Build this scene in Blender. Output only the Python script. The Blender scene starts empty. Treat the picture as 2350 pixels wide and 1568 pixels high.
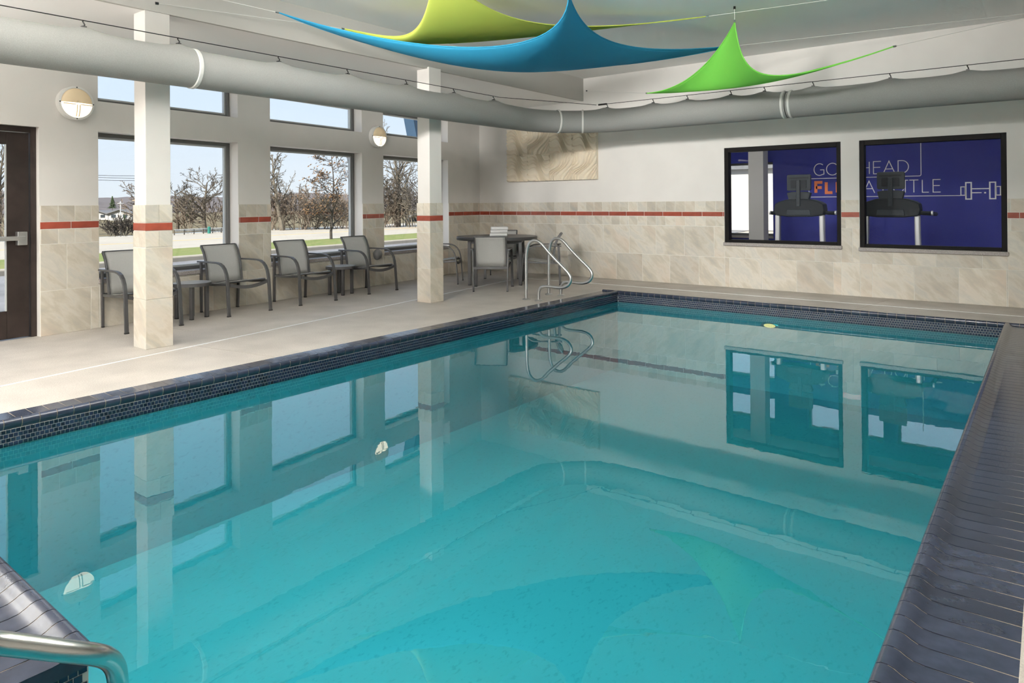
import bpy, bmesh, math, random
from mathutils import Vector, Matrix
random.seed(7)
SC = bpy.context.scene
COL = SC.collection

# ------------------------------------------------------------------ camera
F, PX, PY = 1579.64, 1175.12, 460.05            # focal length and principal point in pixels of 2350x1568
YAW, PITCH, ROLL, EYE = 0.6645, 0.0038, -0.0073, 1.37
_d = Vector((-math.sin(YAW), math.cos(YAW), 0)); _r = Vector((math.cos(YAW), math.sin(YAW), 0)); _u = Vector((0, 0, 1))
CD = _d*math.cos(PITCH) + _u*math.sin(PITCH); _u2 = _u*math.cos(PITCH) - _d*math.sin(PITCH)
CR = _r*math.cos(ROLL) + _u2*math.sin(ROLL); CU = _u2*math.cos(ROLL) - _r*math.sin(ROLL)
CP = Vector((0, 0, EYE))
cd = bpy.data.cameras.new('camera'); cam = bpy.data.objects.new('camera', cd); COL.objects.link(cam)
cam.matrix_world = Matrix(((CR.x, CU.x, -CD.x, CP.x), (CR.y, CU.y, -CD.y, CP.y), (CR.z, CU.z, -CD.z, CP.z), (0, 0, 0, 1)))
cd.sensor_width = 36; cd.sensor_fit = 'HORIZONTAL'; cd.lens = 36*F/2350
cd.shift_x = (1175-PX)/2350; cd.shift_y = -(784-PY)/2350
cd.clip_start = 0.05; cd.clip_end = 2000
SC.camera = cam

def ray(u, v): return CD + CR*((u-PX)/F) - CU*((v-PY)/F)
def onz(u, v, z):
    r = ray(u, v); return CP + r*((z-EYE)/r.z)
def ony(u, v, y):
    r = ray(u, v); return CP + r*(y/r.y)
def dep(u, v, t): return CP + ray(u, v)*t

# ------------------------------------------------------------------ world, sun, exposure
w = bpy.data.worlds.new('sky'); SC.world = w; w.use_nodes = True
nt = w.node_tree; nt.nodes.clear()
tc = nt.nodes.new('ShaderNodeTexCoord'); sp = nt.nodes.new('ShaderNodeSeparateXYZ'); rp = nt.nodes.new('ShaderNodeValToRGB')
bg = nt.nodes.new('ShaderNodeBackground'); wo = nt.nodes.new('ShaderNodeOutputWorld')
nt.links.new(tc.outputs['Generated'], sp.inputs[0]); nt.links.new(sp.outputs['Z'], rp.inputs[0])
nt.links.new(rp.outputs[0], bg.inputs[0]); nt.links.new(bg.outputs[0], wo.inputs[0])
e = rp.color_ramp.elements
e[0].position = 0.0; e[0].color = (.74, .80, .86, 1)
e[1].position = 1.0; e[1].color = (.36, .56, .90, 1)
x = e.new(.12); x.color = (.66, .78, .92, 1)
x = e.new(.30); x.color = (.58, .74, .98, 1)
bg.inputs[1].default_value = 1.08
sl = bpy.data.lights.new('sun', 'SUN'); sun = bpy.data.objects.new('sun', sl); COL.objects.link(sun)
sl.energy = 10.0; sl.color = (1, .93, .82); sl.angle = math.radians(.6)
sun.rotation_euler = Vector((-.21, .73, -.64)).to_track_quat('-Z', 'Y').to_euler()
FILL, FILL_U, FILL_S, FILL_G = 9.5, 30.0, 8.0, 17.0          # radiance of the added fill lamps: tray ceiling, upward, window-side soffit, fitness room
SC.view_settings.view_transform = 'Standard'; SC.view_settings.look = 'None'
SC.view_settings.gamma = 1; SC.view_settings.use_curve_mapping = False
SC.view_settings.exposure = 0.13
cy = SC.cycles
cy.use_denoising = True; cy.use_adaptive_sampling = True; cy.adaptive_threshold = .10; cy.adaptive_min_samples = 20; cy.max_bounces = 8; cy.diffuse_bounces = 4; cy.glossy_bounces = 4
cy.transmission_bounces = 8; cy.transparent_max_bounces = 16; cy.sample_clamp_indirect = 6
cy.caustics_reflective = False; cy.caustics_refractive = False

# ------------------------------------------------------------------ materials
MATS = {}
def mat(name, col, rough=.5, metal=0.0, spec=.5, noise=None, bump=None, rnd=0, emit=None, trans=0, coat=0):
    """noise=(scale, amount, detail[, second colour]); bump=(scale, strength); rnd = per-object value change"""
    m = bpy.data.materials.new(name); m.use_nodes = True; n = m.node_tree.nodes; l = m.node_tree.links
    b = n['Principled BSDF']
    b.inputs['Base Color'].default_value = (*col, 1); b.inputs['Roughness'].default_value = rough
    b.inputs['Metallic'].default_value = metal; b.inputs['Specular IOR Level'].default_value = spec
    if coat: b.inputs['Coat Weight'].default_value = coat
    co = n.new('ShaderNodeTexCoord').outputs['Object']
    src = None
    if noise:
        t = n.new('ShaderNodeTexNoise'); t.inputs['Scale'].default_value = noise[0]; t.inputs['Detail'].default_value = noise[2]
        l.new(co, t.inputs['Vector'])
        mx = n.new('ShaderNodeMix'); mx.data_type = 'RGBA'
        c2 = noise[3] if len(noise) > 3 else tuple(c*(1-noise[1]) for c in col)
        mr = n.new('ShaderNodeMapRange'); mr.inputs[1].default_value = .35; mr.inputs[2].default_value = .65
        l.new(t.outputs[0], mr.inputs[0]); l.new(mr.outputs[0], mx.inputs[0])
        mx.inputs[6].default_value = (*col, 1); mx.inputs[7].default_value = (*c2, 1); src = mx.outputs[2]
    if rnd:
        oi = n.new('ShaderNodeObjectInfo'); mr = n.new('ShaderNodeMapRange')
        mr.inputs[3].default_value = 1-rnd; mr.inputs[4].default_value = 1+rnd*.6; l.new(oi.outputs['Random'], mr.inputs[0])
        hs = n.new('ShaderNodeHueSaturation'); l.new(mr.outputs[0], hs.inputs['Value'])
        if src: l.new(src, hs.inputs['Color'])
        else: hs.inputs['Color'].default_value = (*col, 1)
        src = hs.outputs[0]
    if src: l.new(src, b.inputs['Base Color'])
    if bump:
        t = n.new('ShaderNodeTexNoise'); t.inputs['Scale'].default_value = bump[0]; t.inputs['Detail'].default_value = 3
        l.new(co, t.inputs['Vector']); bp = n.new('ShaderNodeBump'); bp.inputs['Strength'].default_value = bump[1]
        bp.inputs['Distance'].default_value = .01
        l.new(t.outputs[0], bp.inputs['Height']); l.new(bp.outputs[0], b.inputs['Normal'])
    if emit:
        b.inputs['Emission Color'].default_value = (*emit[0], 1); b.inputs['Emission Strength'].default_value = emit[1]
    if trans:
        o = n['Material Output']; tr = n.new('ShaderNodeBsdfTranslucent'); ms = n.new('ShaderNodeMixShader')
        tr.inputs[0].default_value = (*col, 1); ms.inputs[0].default_value = trans
        if src: l.new(src, tr.inputs[0])
        l.new(b.outputs[0], ms.inputs[1]); l.new(tr.outputs[0], ms.inputs[2]); l.new(ms.outputs[0], o.inputs[0])
    MATS[name] = m
    return m

def glass_mat(name, tint, r0=.04, gain=1.0, rough=0.0, ripple=None):
    """clear sheet: tinted straight transmission plus mirror reflection by Fresnel"""
    m = bpy.data.materials.new(name); m.use_nodes = True; n = m.node_tree.nodes; l = m.node_tree.links; n.clear()
    o = n.new('ShaderNodeOutputMaterial'); ms = n.new('ShaderNodeMixShader'); tr = n.new('ShaderNodeBsdfTransparent')
    gl = n.new('ShaderNodeBsdfGlossy'); fr = n.new('ShaderNodeLayerWeight'); fr.inputs[0].default_value = .5
    tr.inputs[0].default_value = (*tint, 1); gl.inputs[1].default_value = rough
    l.new(tr.outputs[0], ms.inputs[1]); l.new(gl.outputs[0], ms.inputs[2]); l.new(ms.outputs[0], o.inputs[0])
    pw = n.new('ShaderNodeMath'); pw.operation = 'POWER'; pw.inputs[1].default_value = 5 if gain == 1.0 else gain
    mu = n.new('ShaderNodeMath'); mu.operation = 'MULTIPLY_ADD'; mu.use_clamp = True; mu.inputs[1].default_value = 1-r0; mu.inputs[2].default_value = r0
    l.new(fr.outputs['Facing'], pw.inputs[0]); l.new(pw.outputs[0], mu.inputs[0]); l.new(mu.outputs[0], ms.inputs[0])
    if ripple:
        co = n.new('ShaderNodeTexCoord'); t = n.new('ShaderNodeTexNoise'); t.inputs['Scale'].default_value = ripple[0]
        t.inputs['Detail'].default_value = 2; l.new(co.outputs['Object'], t.inputs['Vector'])
        bp = n.new('ShaderNodeBump'); bp.inputs['Strength'].default_value = ripple[1]; bp.inputs['Distance'].default_value = ripple[2]
        l.new(t.outputs[0], bp.inputs['Height']); l.new(bp.outputs[0], gl.inputs['Normal']); l.new(bp.outputs[0], fr.inputs['Normal'])
    MATS[name] = m
    return m

def stone_mat(name):
    """pale slate-look ceramic: beige to grey clouds with slanted veins, a different cut on every tile"""
    m = bpy.data.materials.new(name); m.use_nodes = True; n = m.node_tree.nodes; l = m.node_tree.links
    b = n['Principled BSDF']; b.inputs['Roughness'].default_value = .42
    co = n.new('ShaderNodeTexCoord'); oi = n.new('ShaderNodeObjectInfo')
    mp = n.new('ShaderNodeMapping'); l.new(co.outputs['Object'], mp.inputs[0])
    cb = n.new('ShaderNodeCombineXYZ'); mm = n.new('ShaderNodeMath'); mm.operation = 'MULTIPLY'; mm.inputs[1].default_value = 37
    l.new(oi.outputs['Random'], mm.inputs[0])
    for i in range(3): l.new(mm.outputs[0], cb.inputs[i])
    l.new(cb.outputs[0], mp.inputs['Location'])
    mp.vector_type = 'TEXTURE'; mp.inputs['Rotation'].default_value = (.15, .72, .1); mp.inputs['Scale'].default_value = (1.2, 1, .42)
    t = n.new('ShaderNodeTexNoise'); t.inputs['Scale'].default_value = 2.4; t.inputs['Detail'].default_value = 9; t.inputs['Roughness'].default_value = .62; t.inputs['Distortion'].default_value = .25
    l.new(mp.outputs[0], t.inputs['Vector'])
    rp = n.new('ShaderNodeValToRGB'); e = rp.color_ramp.elements
    e[0].position = .28; e[0].color = (.47, .45, .40, 1); e[1].position = .72; e[1].color = (.71, .665, .585, 1)
    x = e.new(.44); x.color = (.60, .55, .455, 1); x = e.new(.52); x.color = (.68, .635, .55, 1); x = e.new(.60); x.color = (.60, .575, .51, 1)
    l.new(t.outputs[0], rp.inputs[0])
    t2 = n.new('ShaderNodeTexNoise'); t2.inputs['Scale'].default_value = 1.4; t2.inputs['Detail'].default_value = 2; l.new(mp.outputs[0], t2.inputs['Vector'])
    mx = n.new('ShaderNodeMix'); mx.data_type = 'RGBA'; mr = n.new('ShaderNodeMapRange')
    mr.inputs[1].default_value = .5; mr.inputs[2].default_value = .75; mr.inputs[4].default_value = .55; l.new(t2.outputs[0], mr.inputs[0])
    l.new(mr.outputs[0], mx.inputs[0]); l.new(rp.outputs[0], mx.inputs[6]); mx.inputs[7].default_value = (.66, .53, .42, 1)
    hs = n.new('ShaderNodeHueSaturation'); m2 = n.new('ShaderNodeMapRange'); m2.inputs[3].default_value = .86; m2.inputs[4].default_value = 1.08
    l.new(oi.outputs['Random'], m2.inputs[0]); l.new(m2.outputs[0], hs.inputs['Value']); l.new(mx.outputs[2], hs.inputs['Color'])
    l.new(hs.outputs[0], b.inputs['Base Color'])
    bp = n.new('ShaderNodeBump'); bp.inputs['Strength'].default_value = .25; bp.inputs['Distance'].default_value = .01
    l.new(t.outputs[0], bp.inputs['Height']); l.new(bp.outputs[0], b.inputs['Normal'])
    MATS[name] = m

mat('paint', (.79, .765, .73), .75, noise=(2.2, .04, 2), bump=(160, .05))
mat('soffit_paint', (.95, .935, .92), .8)
mat('ceiling_paint', (.92, .915, .895), .85)
mat('beam_shaded', (.50, .488, .455), .8, bump=(140, .04))  # darkened to put shade into the face turned from the windows
stone_mat('stone_tile')
mat('grout', (.80, .78, .72), .8)
mat('red_tile', (.36, .075, .045), .16, noise=(9, .25, 3), rnd=.12, coat=.3)
mat('deck', (.54, .50, .45), .55, noise=(110, .28, 5, (.41, .375, .335)), bump=(320, .25))
def deck_mottle():
    m = MATS['deck']; n = m.node_tree.nodes; l = m.node_tree.links; b = n['Principled BSDF']; src = b.inputs['Base Color'].links[0].from_socket
    co = n.new('ShaderNodeTexCoord'); t = n.new('ShaderNodeTexNoise'); t.inputs['Scale'].default_value = 2.6; t.inputs['Detail'].default_value = 5; l.new(co.outputs['Object'], t.inputs['Vector'])
    mr = n.new('ShaderNodeMapRange'); mr.inputs[1].default_value = .3; mr.inputs[2].default_value = .7; mr.inputs[3].default_value = .86; mr.inputs[4].default_value = 1.08; l.new(t.outputs[0], mr.inputs[0])
    hs = n.new('ShaderNodeHueSaturation'); l.new(mr.outputs[0], hs.inputs['Value']); l.new(src, hs.inputs['Color']); l.new(hs.outputs[0], b.inputs['Base Color'])
deck_mottle()
mat('deck_joint', (.36, .32, .27), .8)
mat('drain', (.82, .83, .84), .45)
mat('coping', (.036, .046, .075), .18, noise=(14, .25, 3), rnd=.18, bump=(90, .025))
mat('coping_grout', (.27, .22, .16), .85, noise=(120, .3, 2))
mat('mosaic', (.010, .018, .045), .12, rnd=.5, coat=.4)
mat('mosaic_grout', (.50, .51, .46), .7)
def plaster():
    m = mat('pool_plaster', (.30, .50, .58), .7); n = m.node_tree.nodes; l = m.node_tree.links; b = n['Principled BSDF']
    co = n.new('ShaderNodeTexCoord'); v = n.new('ShaderNodeTexNoise'); v.inputs['Scale'].default_value = 44; v.inputs['Detail'].default_value = 4
    mp = n.new('ShaderNodeMapping'); mp.inputs['Scale'].default_value = (1, .55, 1); mp.inputs['Rotation'].default_value = (0, 0, .65)
    l.new(co.outputs['Object'], mp.inputs[0]); l.new(mp.outputs[0], v.inputs['Vector'])
    r = n.new('ShaderNodeValToRGB'); e = r.color_ramp.elements
    e[0].position = .30; e[0].color = (.24, .425, .485, 1); e[1].position = .43; e[1].color = (.30, .50, .58, 1)
    l.new(v.outputs[0], r.inputs[0]); l.new(r.outputs[0], b.inputs['Base Color'])
plaster()
glass_mat('water', (.235, .70, .72), .018, 3.7, 0.0, (9.0, .010, .015))
glass_mat('window_glass', (.985, .99, .985), .02)
glass_mat('interior_glass', (.97, .98, .99), .006)
mat('frame_dark', (.007, .006, .006), .5, spec=.12)
mat('frame_bronze', (.045, .032, .028), .38, metal=.4, noise=(6, .35, 3))
mat('frame_grey', (.16, .16, .155), .4, metal=.5)
mat('granite', (.42, .39, .37), .4, noise=(150, .5, 3, (.22, .19, .18)))
mat('steel', (.62, .62, .60), .22, metal=1.0, bump=(300, .02))
mat('steel_satin', (.58, .58, .575), .36, metal=1.0)
mat('duct_fabric', (.28, .28, .268), .85, noise=(120, .10, 3), bump=(220, .12))
mat('duct_band', (.66, .65, .62), .7)
mat('cable', (.05, .05, .05), .4, metal=.8)
mat('white_cord', (.75, .75, .72), .6)
mat('sail_blue', (.03, .34, .56), .75, bump=(70, .05), trans=.35)
mat('sail_yellow', (.60, .68, .13), .75, bump=(70, .05), trans=.35)
mat('sail_lime', (.28, .80, .12), .75, bump=(70, .05), trans=.35)
mat('chair_metal', (.115, .115, .118), .38, metal=.55)
mat('chair_foot', (.02, .02, .02), .6)
mat('sling', (.72, .72, .695), .8, noise=(420, .2, 1), bump=(500, .2), trans=.38)
mat('table_top', (.085, .082, .085), .4, rnd=.1)
mat('laminate', (.46, .47, .49), .18)
mat('towel', (.86, .86, .85), .95, bump=(260, .6))
mat('lamp_white', (.80, .79, .76), .4)
mat('lamp_hood', (.78, .64, .44), .45, emit=((1, .72, .36), .10))
mat('lamp_lens', (.9, .85, .75), .3, emit=((1, .86, .62), 2.6))
mat('screw', (.02, .02, .02), .4, metal=.8)
mat('sandstone', (.86, .77, .62), .8, noise=(5, .06, 3), bump=(200, .08))
mat('blue_wall', (.040, .050, .30), .6, spec=.2)
mat('print_white', (.86, .86, .86), .6)
mat('print_orange', (.86, .22, .07), .6)
mat('gym_floor', (.12, .12, .13), .6)
mat('gym_paint', (.62, .61, .58), .8)
mat('gym_dark', (.018, .024, .030), .5, spec=.25)
mat('gym_panel', (.035, .045, .055), .45, spec=.3)
mat('gym_silver', (.68, .68, .68), .3, metal=.35)
mat('fill_panel', (.9, .9, .9), .5, emit=((1, .965, .90), FILL))  # glow of the fill lamps added out of view
mat('fill_up', (.9, .9, .9), .5, emit=((1, .965, .92), FILL_U))
mat('fill_soffit', (.9, .9, .9), .5, emit=((1, .975, .94), FILL_S))
mat('fill_gym', (.9, .9, .9), .5, emit=((1, .97, .92), FILL_G))  # glow of the fill lamps added in the fitness room
mat('pool_lamp', (.9, .8, .6), .3, emit=((1, .26, .06), 5.0))
mat('asphalt', (.20, .20, .21), .85, noise=(1.2, .35, 5), bump=(90, .3))
mat('yellow_paint', (.75, .45, .07), .7)
mat('kerb', (.32, .29, .24), .8, noise=(3, .1, 3))
mat('bounce_slab', (.64, .62, .58), .8, noise=(4, .08, 3))  # pale colour of the added slab that bounces sunlight indoors
mat('road', (.36, .33, .28), .8, noise=(.5, .08, 3))
mat('grass', (.11, .16, .03), .9, noise=(3.2, .3, 4, (.19, .19, .06)), bump=(60, .8))
mat('dry_grass', (.15, .115, .06), .9, noise=(1.4, .3, 5, (.10, .085, .04)), bump=(30, .6))
mat('hill', (.12, .105, .105), .95, noise=(.25, .25, 6))
mat('bark', (.10, .083, .062), .9, noise=(6, .4, 3))
mat('bark_grey', (.15, .13, .10), .9, noise=(5, .4, 3))
mat('bark_dark', (.06, .05, .042), .9, noise=(5, .4, 3))
mat('twig', (.16, .125, .095), .9)
mat('leaf_brown', (.24, .14, .07), .85, rnd=.1, noise=(2.5, .35, 2))
mat('conifer', (.045, .075, .025), .9, noise=(4, .5, 3))
mat('siding', (.42, .41, .39), .8)
mat('shingle', (.15, .155, .165), .9, noise=(9, .2, 3))
mat('house_tan', (.50, .40, .30), .85)
mat('pole_wood', (.38, .30, .21), .9)
mat('pole_steel', (.60, .62, .62), .5, metal=.3)
mat('canopy_blue', (.03, .07, .13), .5)
mat('hydrant_green', (.02, .16, .13), .5)
mat('grey_plastic', (.22, .22, .225), .5)

# ------------------------------------------------------------------ mesh helpers
class MB:
    def __init__(s): s.v = []; s.f = []
    def box(s, x0, x1, y0, y1, z0, z1):
        b = len(s.v)
        s.v += [(x0, y0, z0), (x1, y0, z0), (x1, y1, z0), (x0, y1, z0), (x0, y0, z1), (x1, y0, z1), (x1, y1, z1), (x0, y1, z1)]
        s.f += [tuple(b+i for i in q) for q in ((0, 3, 2, 1), (4, 5, 6, 7), (0, 1, 5, 4), (1, 2, 6, 5), (2, 3, 7, 6), (3, 0, 4, 7))]
        return s
    def prism(s, poly, z0, z1, ax='z'):
        b = len(s.v); n = len(poly)
        def p(a, c, h): return {'z': (a, c, h), 'y': (a, h, c), 'x': (h, a, c)}[ax]
        s.v += [p(a, c, z0) for a, c in poly] + [p(a, c, z1) for a, c in poly]
        s.f += [tuple(b+i for i in range(n)), tuple(b+n+i for i in reversed(range(n)))]
        s.f += [(b+i, b+n+i, b+n+(i+1) % n, b+(i+1) % n) for i in range(n)]
        return s
    def tube(s, path, r, n=8, cap=True):
        path = [Vector(p) for p in path]; rr = r if isinstance(r, (list, tuple)) else [r]*len(path)
        b = len(s.v); t0 = (path[1]-path[0]).normalized()
        a = Vector((0, 0, 1)) if abs(t0.z) < .9 else Vector((1, 0, 0)); nx = t0.cross(a).normalized()
        for i, p in enumerate(path):
            t = (path[min(i+1, len(path)-1)]-path[max(i-1, 0)]).normalized()
            nx = (nx-t*nx.dot(t)).normalized(); ny = t.cross(nx)
            for k in range(n):
                an = 2*math.pi*k/n; q = p+(nx*math.cos(an)+ny*math.sin(an))*rr[i]; s.v.append(tuple(q))
        for i in range(len(path)-1):
            for k in range(n):
                s.f.append((b+i*n+k, b+i*n+(k+1) % n, b+(i+1)*n+(k+1) % n, b+(i+1)*n+k))
        if cap:
            s.f.append(tuple(b+k for k in reversed(range(n)))); s.f.append(tuple(b+(len(path)-1)*n+k for k in range(n)))
        return s
    def sweep(s, path, wy, th):
        """flat bar: path of (x,y,z); width wy along Y, thickness th in the XZ plane"""
        b = len(s.v); P = [Vector(p) for p in path]
        for i, p in enumerate(P):
            t = (P[min(i+1, len(P)-1)]-P[max(i-1, 0)]); t.y = 0; t.normalize(); nn = Vector((-t.z, 0, t.x))
            for sx, sy in ((-1, -1), (-1, 1), (1, 1), (1, -1)):
                q = p+nn*(sx*th/2); s.v.append((q.x, q.y+sy*wy/2, q.z))
        for i in range(len(P)-1):
            for k in range(4): s.f.append((b+i*4+k, b+i*4+(k+1) % 4, b+i*4+4+(k+1) % 4, b+i*4+4+k))
        s.f.append((b+3, b+2, b+1, b)); e = b+(len(P)-1)*4; s.f.append((e, e+1, e+2, e+3))
        return s
    def lathe(s, prof, n=24, ax='z', c=(0, 0, 0)):
        b = len(s.v)
        for r, h in prof:
            for k in range(n):
                an = 2*math.pi*k/n; a, d = r*math.cos(an), r*math.sin(an)
                p = {'z': (a, d, h), 'y': (a, h, d), 'x': (h, a, d)}[ax]; s.v.append((p[0]+c[0], p[1]+c[1], p[2]+c[2]))
        for i in range(len(prof)-1):
            for k in range(n): s.f.append((b+i*n+k, b+i*n+(k+1) % n, b+(i+1)*n+(k+1) % n, b+(i+1)*n+k))
        if prof[0][0] > 1e-4: s.f.append(tuple(b+k for k in reversed(range(n))))
        if prof[-1][0] > 1e-4: s.f.append(tuple(b+(len(prof)-1)*n+k for k in range(n)))
        return s
    def grid(s, pts, nu, nv):
        b = len(s.v); s.v += [tuple(p) for p in pts]
        for j in range(nv-1):
            for i in range(nu-1): s.f.append((b+j*nu+i, b+j*nu+i+1, b+(j+1)*nu+i+1, b+(j+1)*nu+i))
        return s
    def mesh(s, name, m, smooth=False):
        me = bpy.data.meshes.new(name); me.from_pydata(s.v, [], s.f); me.update()
        bm = bmesh.new(); bm.from_mesh(me); bmesh.ops.recalc_face_normals(bm, faces=bm.faces); bm.to_mesh(me); bm.free()
        if m: me.materials.append(MATS[m])
        if smooth:
            for p in me.polygons: p.use_smooth = True
            try: me.set_sharp_from_angle(angle=math.radians(40))
            except Exception: pass
        return me
    def build(s, name, m, parent=None, smooth=False, bevel=0, M=None, loc=None, solid=0):
        return obj(name, s.mesh(name, m, smooth), parent, bevel, M, loc, solid)

def obj(name, me, parent=None, bevel=0, M=None, loc=None, solid=0):
    o = bpy.data.objects.new(name, me); COL.objects.link(o)
    if M is not None: o.matrix_world = M
    if loc is not None: o.location = loc
    if parent: o.parent = parent
    if solid: md = o.modifiers.new('solid', 'SOLIDIFY'); md.thickness = solid; md.offset = 0
    if bevel:
        md = o.modifiers.new('bevel', 'BEVEL'); md.width = bevel; md.segments = 2; md.limit_method = 'ANGLE'; md.angle_limit = math.radians(40)
    return o
def struct(o): o['kind'] = 'structure'; return o
def tag(o, label, cat, group=None):
    o['label'] = label; o['category'] = cat
    if group: o['group'] = group
    return o
def thing(name, label, cat, loc=(0, 0, 0), rz=0, group=None):
    o = bpy.data.objects.new(name, None); COL.objects.link(o); o.location = loc; o.rotation_euler = (0, 0, rz); o.empty_display_size = .1
    return tag(o, label, cat, group)
def dup(root, loc, rz, label=None, M=None):
    r = root.copy(); COL.objects.link(r)
    if M is not None: r.matrix_world = M
    else: r.location = loc; r.rotation_euler = (0, 0, rz)
    if label: r['label'] = label
    for ch in list(root.children):
        c = ch.copy(); COL.objects.link(c); c.parent = r
        for g in list(ch.children):
            q = g.copy(); COL.objects.link(q); q.parent = c
    return r
_tiles = {}
def tile_mesh(wd, h, d, m, ch=.002):
    """flat tile with chamfered front edges; local X width, Z height, front face at y=-d"""
    k = (round(wd, 3), round(h, 3), d, m)
    if k not in _tiles:
        b = MB(); a, c = k[0]/2, k[1]/2
        b.v = [(-a, 0, -c), (a, 0, -c), (a, 0, c), (-a, 0, c), (-a, -d+ch, -c), (a, -d+ch, -c), (a, -d+ch, c), (-a, -d+ch, c),
               (-a+ch, -d, -c+ch), (a-ch, -d, -c+ch), (a-ch, -d, c-ch), (-a+ch, -d, c-ch)]
        b.f = [(8, 9, 10, 11)] + [(i, (i+1) % 4, 4+(i+1) % 4, 4+i) for i in range(4)] + [(4+i, 4+(i+1) % 4, 8+(i+1) % 4, 8+i) for i in range(4)]
        _tiles[k] = b.mesh('tile', m)
    return _tiles[k]
def wall_holes(mb, a0, a1, z0, z1, holes, y0, y1):
    """slab in local (a, y, z) with rectangular holes (a0,a1,z0,z1)"""
    A = sorted({a0, a1, *[h[0] for h in holes], *[h[1] for h in holes]}); Z = sorted({z0, z1, *[h[2] for h in holes], *[h[3] for h in holes]})
    A = [q for q in A if a0 <= q <= a1]; Z = [q for q in Z if z0 <= q <= z1]
    def sol(i, j):
        if not (0 <= i < len(A)-1 and 0 <= j < len(Z)-1): return False
        c, d = (A[i]+A[i+1])/2, (Z[j]+Z[j+1])/2
        return not any(h[0] < c < h[1] and h[2] < d < h[3] for h in holes)
    def q(*p):
        b = len(mb.v); mb.v += p; mb.f.append(tuple(range(b, b+4)))
    for i in range(len(A)-1):
        for j in range(len(Z)-1):
            if not sol(i, j): continue
            p, r, s_, t = A[i], A[i+1], Z[j], Z[j+1]
            q((p, y0, s_), (r, y0, s_), (r, y0, t), (p, y0, t)); q((p, y1, s_), (p, y1, t), (r, y1, t), (r, y1, s_))
            if not sol(i-1, j): q((p, y0, s_), (p, y0, t), (p, y1, t), (p, y1, s_))
            if not sol(i+1, j): q((r, y0, s_), (r, y1, s_), (r, y1, t), (r, y0, t))
            if not sol(i, j-1): q((p, y0, s_), (p, y1, s_), (r, y1, s_), (r, y0, s_))
            if not sol(i, j+1): q((p, y0, t), (r, y0, t), (r, y1, t), (p, y1, t))
    bm = bmesh.new()
    return mb

# ------------------------------------------------------------------ frames of reference
WA, XW, YW = .1134, -9.3108, 10.8029           # left wall: skew angle and far corner
TW = Vector((math.sin(WA), -math.cos(WA), 0)); NW = Vector((math.cos(WA), math.sin(WA), 0))
# local frame of the left wall: x = s (from far corner toward the viewer), y = into the room, z up
MW = Matrix(((TW.x, NW.x, 0, XW), (TW.y, NW.y, 0, YW), (0, 0, 1, 0), (0, 0, 0, 1)))
def WP(s, off, z): return Vector((XW, YW, z)) + TW*s + NW*off
Z_SOF, Z_CEIL, X_BEAM = 3.239, 3.652, -6.776
X_R, Y_N = 3.5, -4.2
XL, XRT, YB = -5.22, -.405, 9.26               # pool faces
OL, OR, OB = -5.4865, -.084, 9.4265            # outer edges of the coping
YNEAR, XNOT = .865, -2.365                     # near pool face and the notch with the steps
ZW = -.14

# ------------------------------------------------------------------ floor
fl = MB()
for r in ((-10.2, OL, Y_N, YW), (OL, X_R, OB, YW), (OR, X_R, Y_N, OB), (OL, XNOT-.28, Y_N, YNEAR-.28), (XNOT-.28, OR, Y_N, -1.6)):
    fl.box(r[0], r[1], r[2], r[3], -.25, 0)
floor = struct(fl.build('floor', 'deck'))
DA = .1587; TD = Vector((math.sin(DA), -math.cos(DA), 0))
p0 = Vector((-7.7686, YW, 0)) + TD*.80
dl = MB(); q0, q1 = p0, p0+TD*13.5; nn = Vector((math.cos(DA), math.sin(DA), 0))*.011
dl.prism([tuple((q0-nn).xy), tuple((q0+nn).xy), tuple((q1+nn).xy), tuple((q1-nn).xy)], -.01, .003)
struct(dl.build('trim_1', 'drain'))
struct(MB().box(p0.x, X_R, 10.0042-.009, 10.0042+.009, -.01, .003).build('trim_2', 'drain'))
for k, (a, b) in enumerate((((-6.55, 3.38), (OL, 3.55)), ((-5.05, YW), (-5.32, OB)), ((-1.75, YW), (-1.95, OB)), ((-8.6, 3.6), (-7.3, 3.75)))):
    a, b = Vector((*a, 0)), Vector((*b, 0)); n_ = Vector((-(b-a).y, (b-a).x, 0)).normalized()*.003
    MB().prism([tuple((a-n_).xy), tuple((b-n_).xy), tuple((b+n_).xy), tuple((a+n_).xy)], -.005, .0012).build('floor_joint', 'deck_joint', floor)

# ------------------------------------------------------------------ walls
WIN = [(5.797, 7.622), (3.432, 5.266), (1.083, 2.918)]       # left wall window bays (s)
OFFV = [(9.90, 11.72), (12.25, 14.07)]                      # further bays behind the viewer
ZS, ZH, ZU, ZUT = .545, 2.213, 2.552, 3.0
DOOR = (8.222, 9.30, 2.207)
holes = [(a, b, ZS, ZH) for a, b in WIN+OFFV] + [(a, b, ZU, ZUT) for a, b in WIN+OFFV] + [(DOOR[0], DOOR[1], -.3, DOOR[2])]
wl = struct(wall_holes(MB(), -.35, 15.4, -.3, 4.0, holes, 0, -.30).build('wall_left', 'paint', M=MW))
GH = [(-4.13, -2.40, .715, 2.227), (-2.156, -.443, .70, 2.227)]
wb = struct(wall_holes(MB(), XW-.3, X_R+.3, -.3, 4.0, GH, YW, YW+.16).build('wall_back', 'paint'))
struct(MB().box(X_R, X_R+.25, Y_N-.3, YW+.2, -.3, 4.0).build('wall_right', 'paint'))
struct(MB().box(-8.3, X_R+.3, Y_N-.25, Y_N, -.3, 4.0).build('wall_near', 'paint'))
struct(MB().box(X_BEAM, X_R+.3, Y_N-.3, YW+.1, Z_CEIL, 4.02).build('ceiling', 'ceiling_paint'))
cA, cB = WP(-.1, -.15, 0), WP(15.4, -.15, 0)
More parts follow.
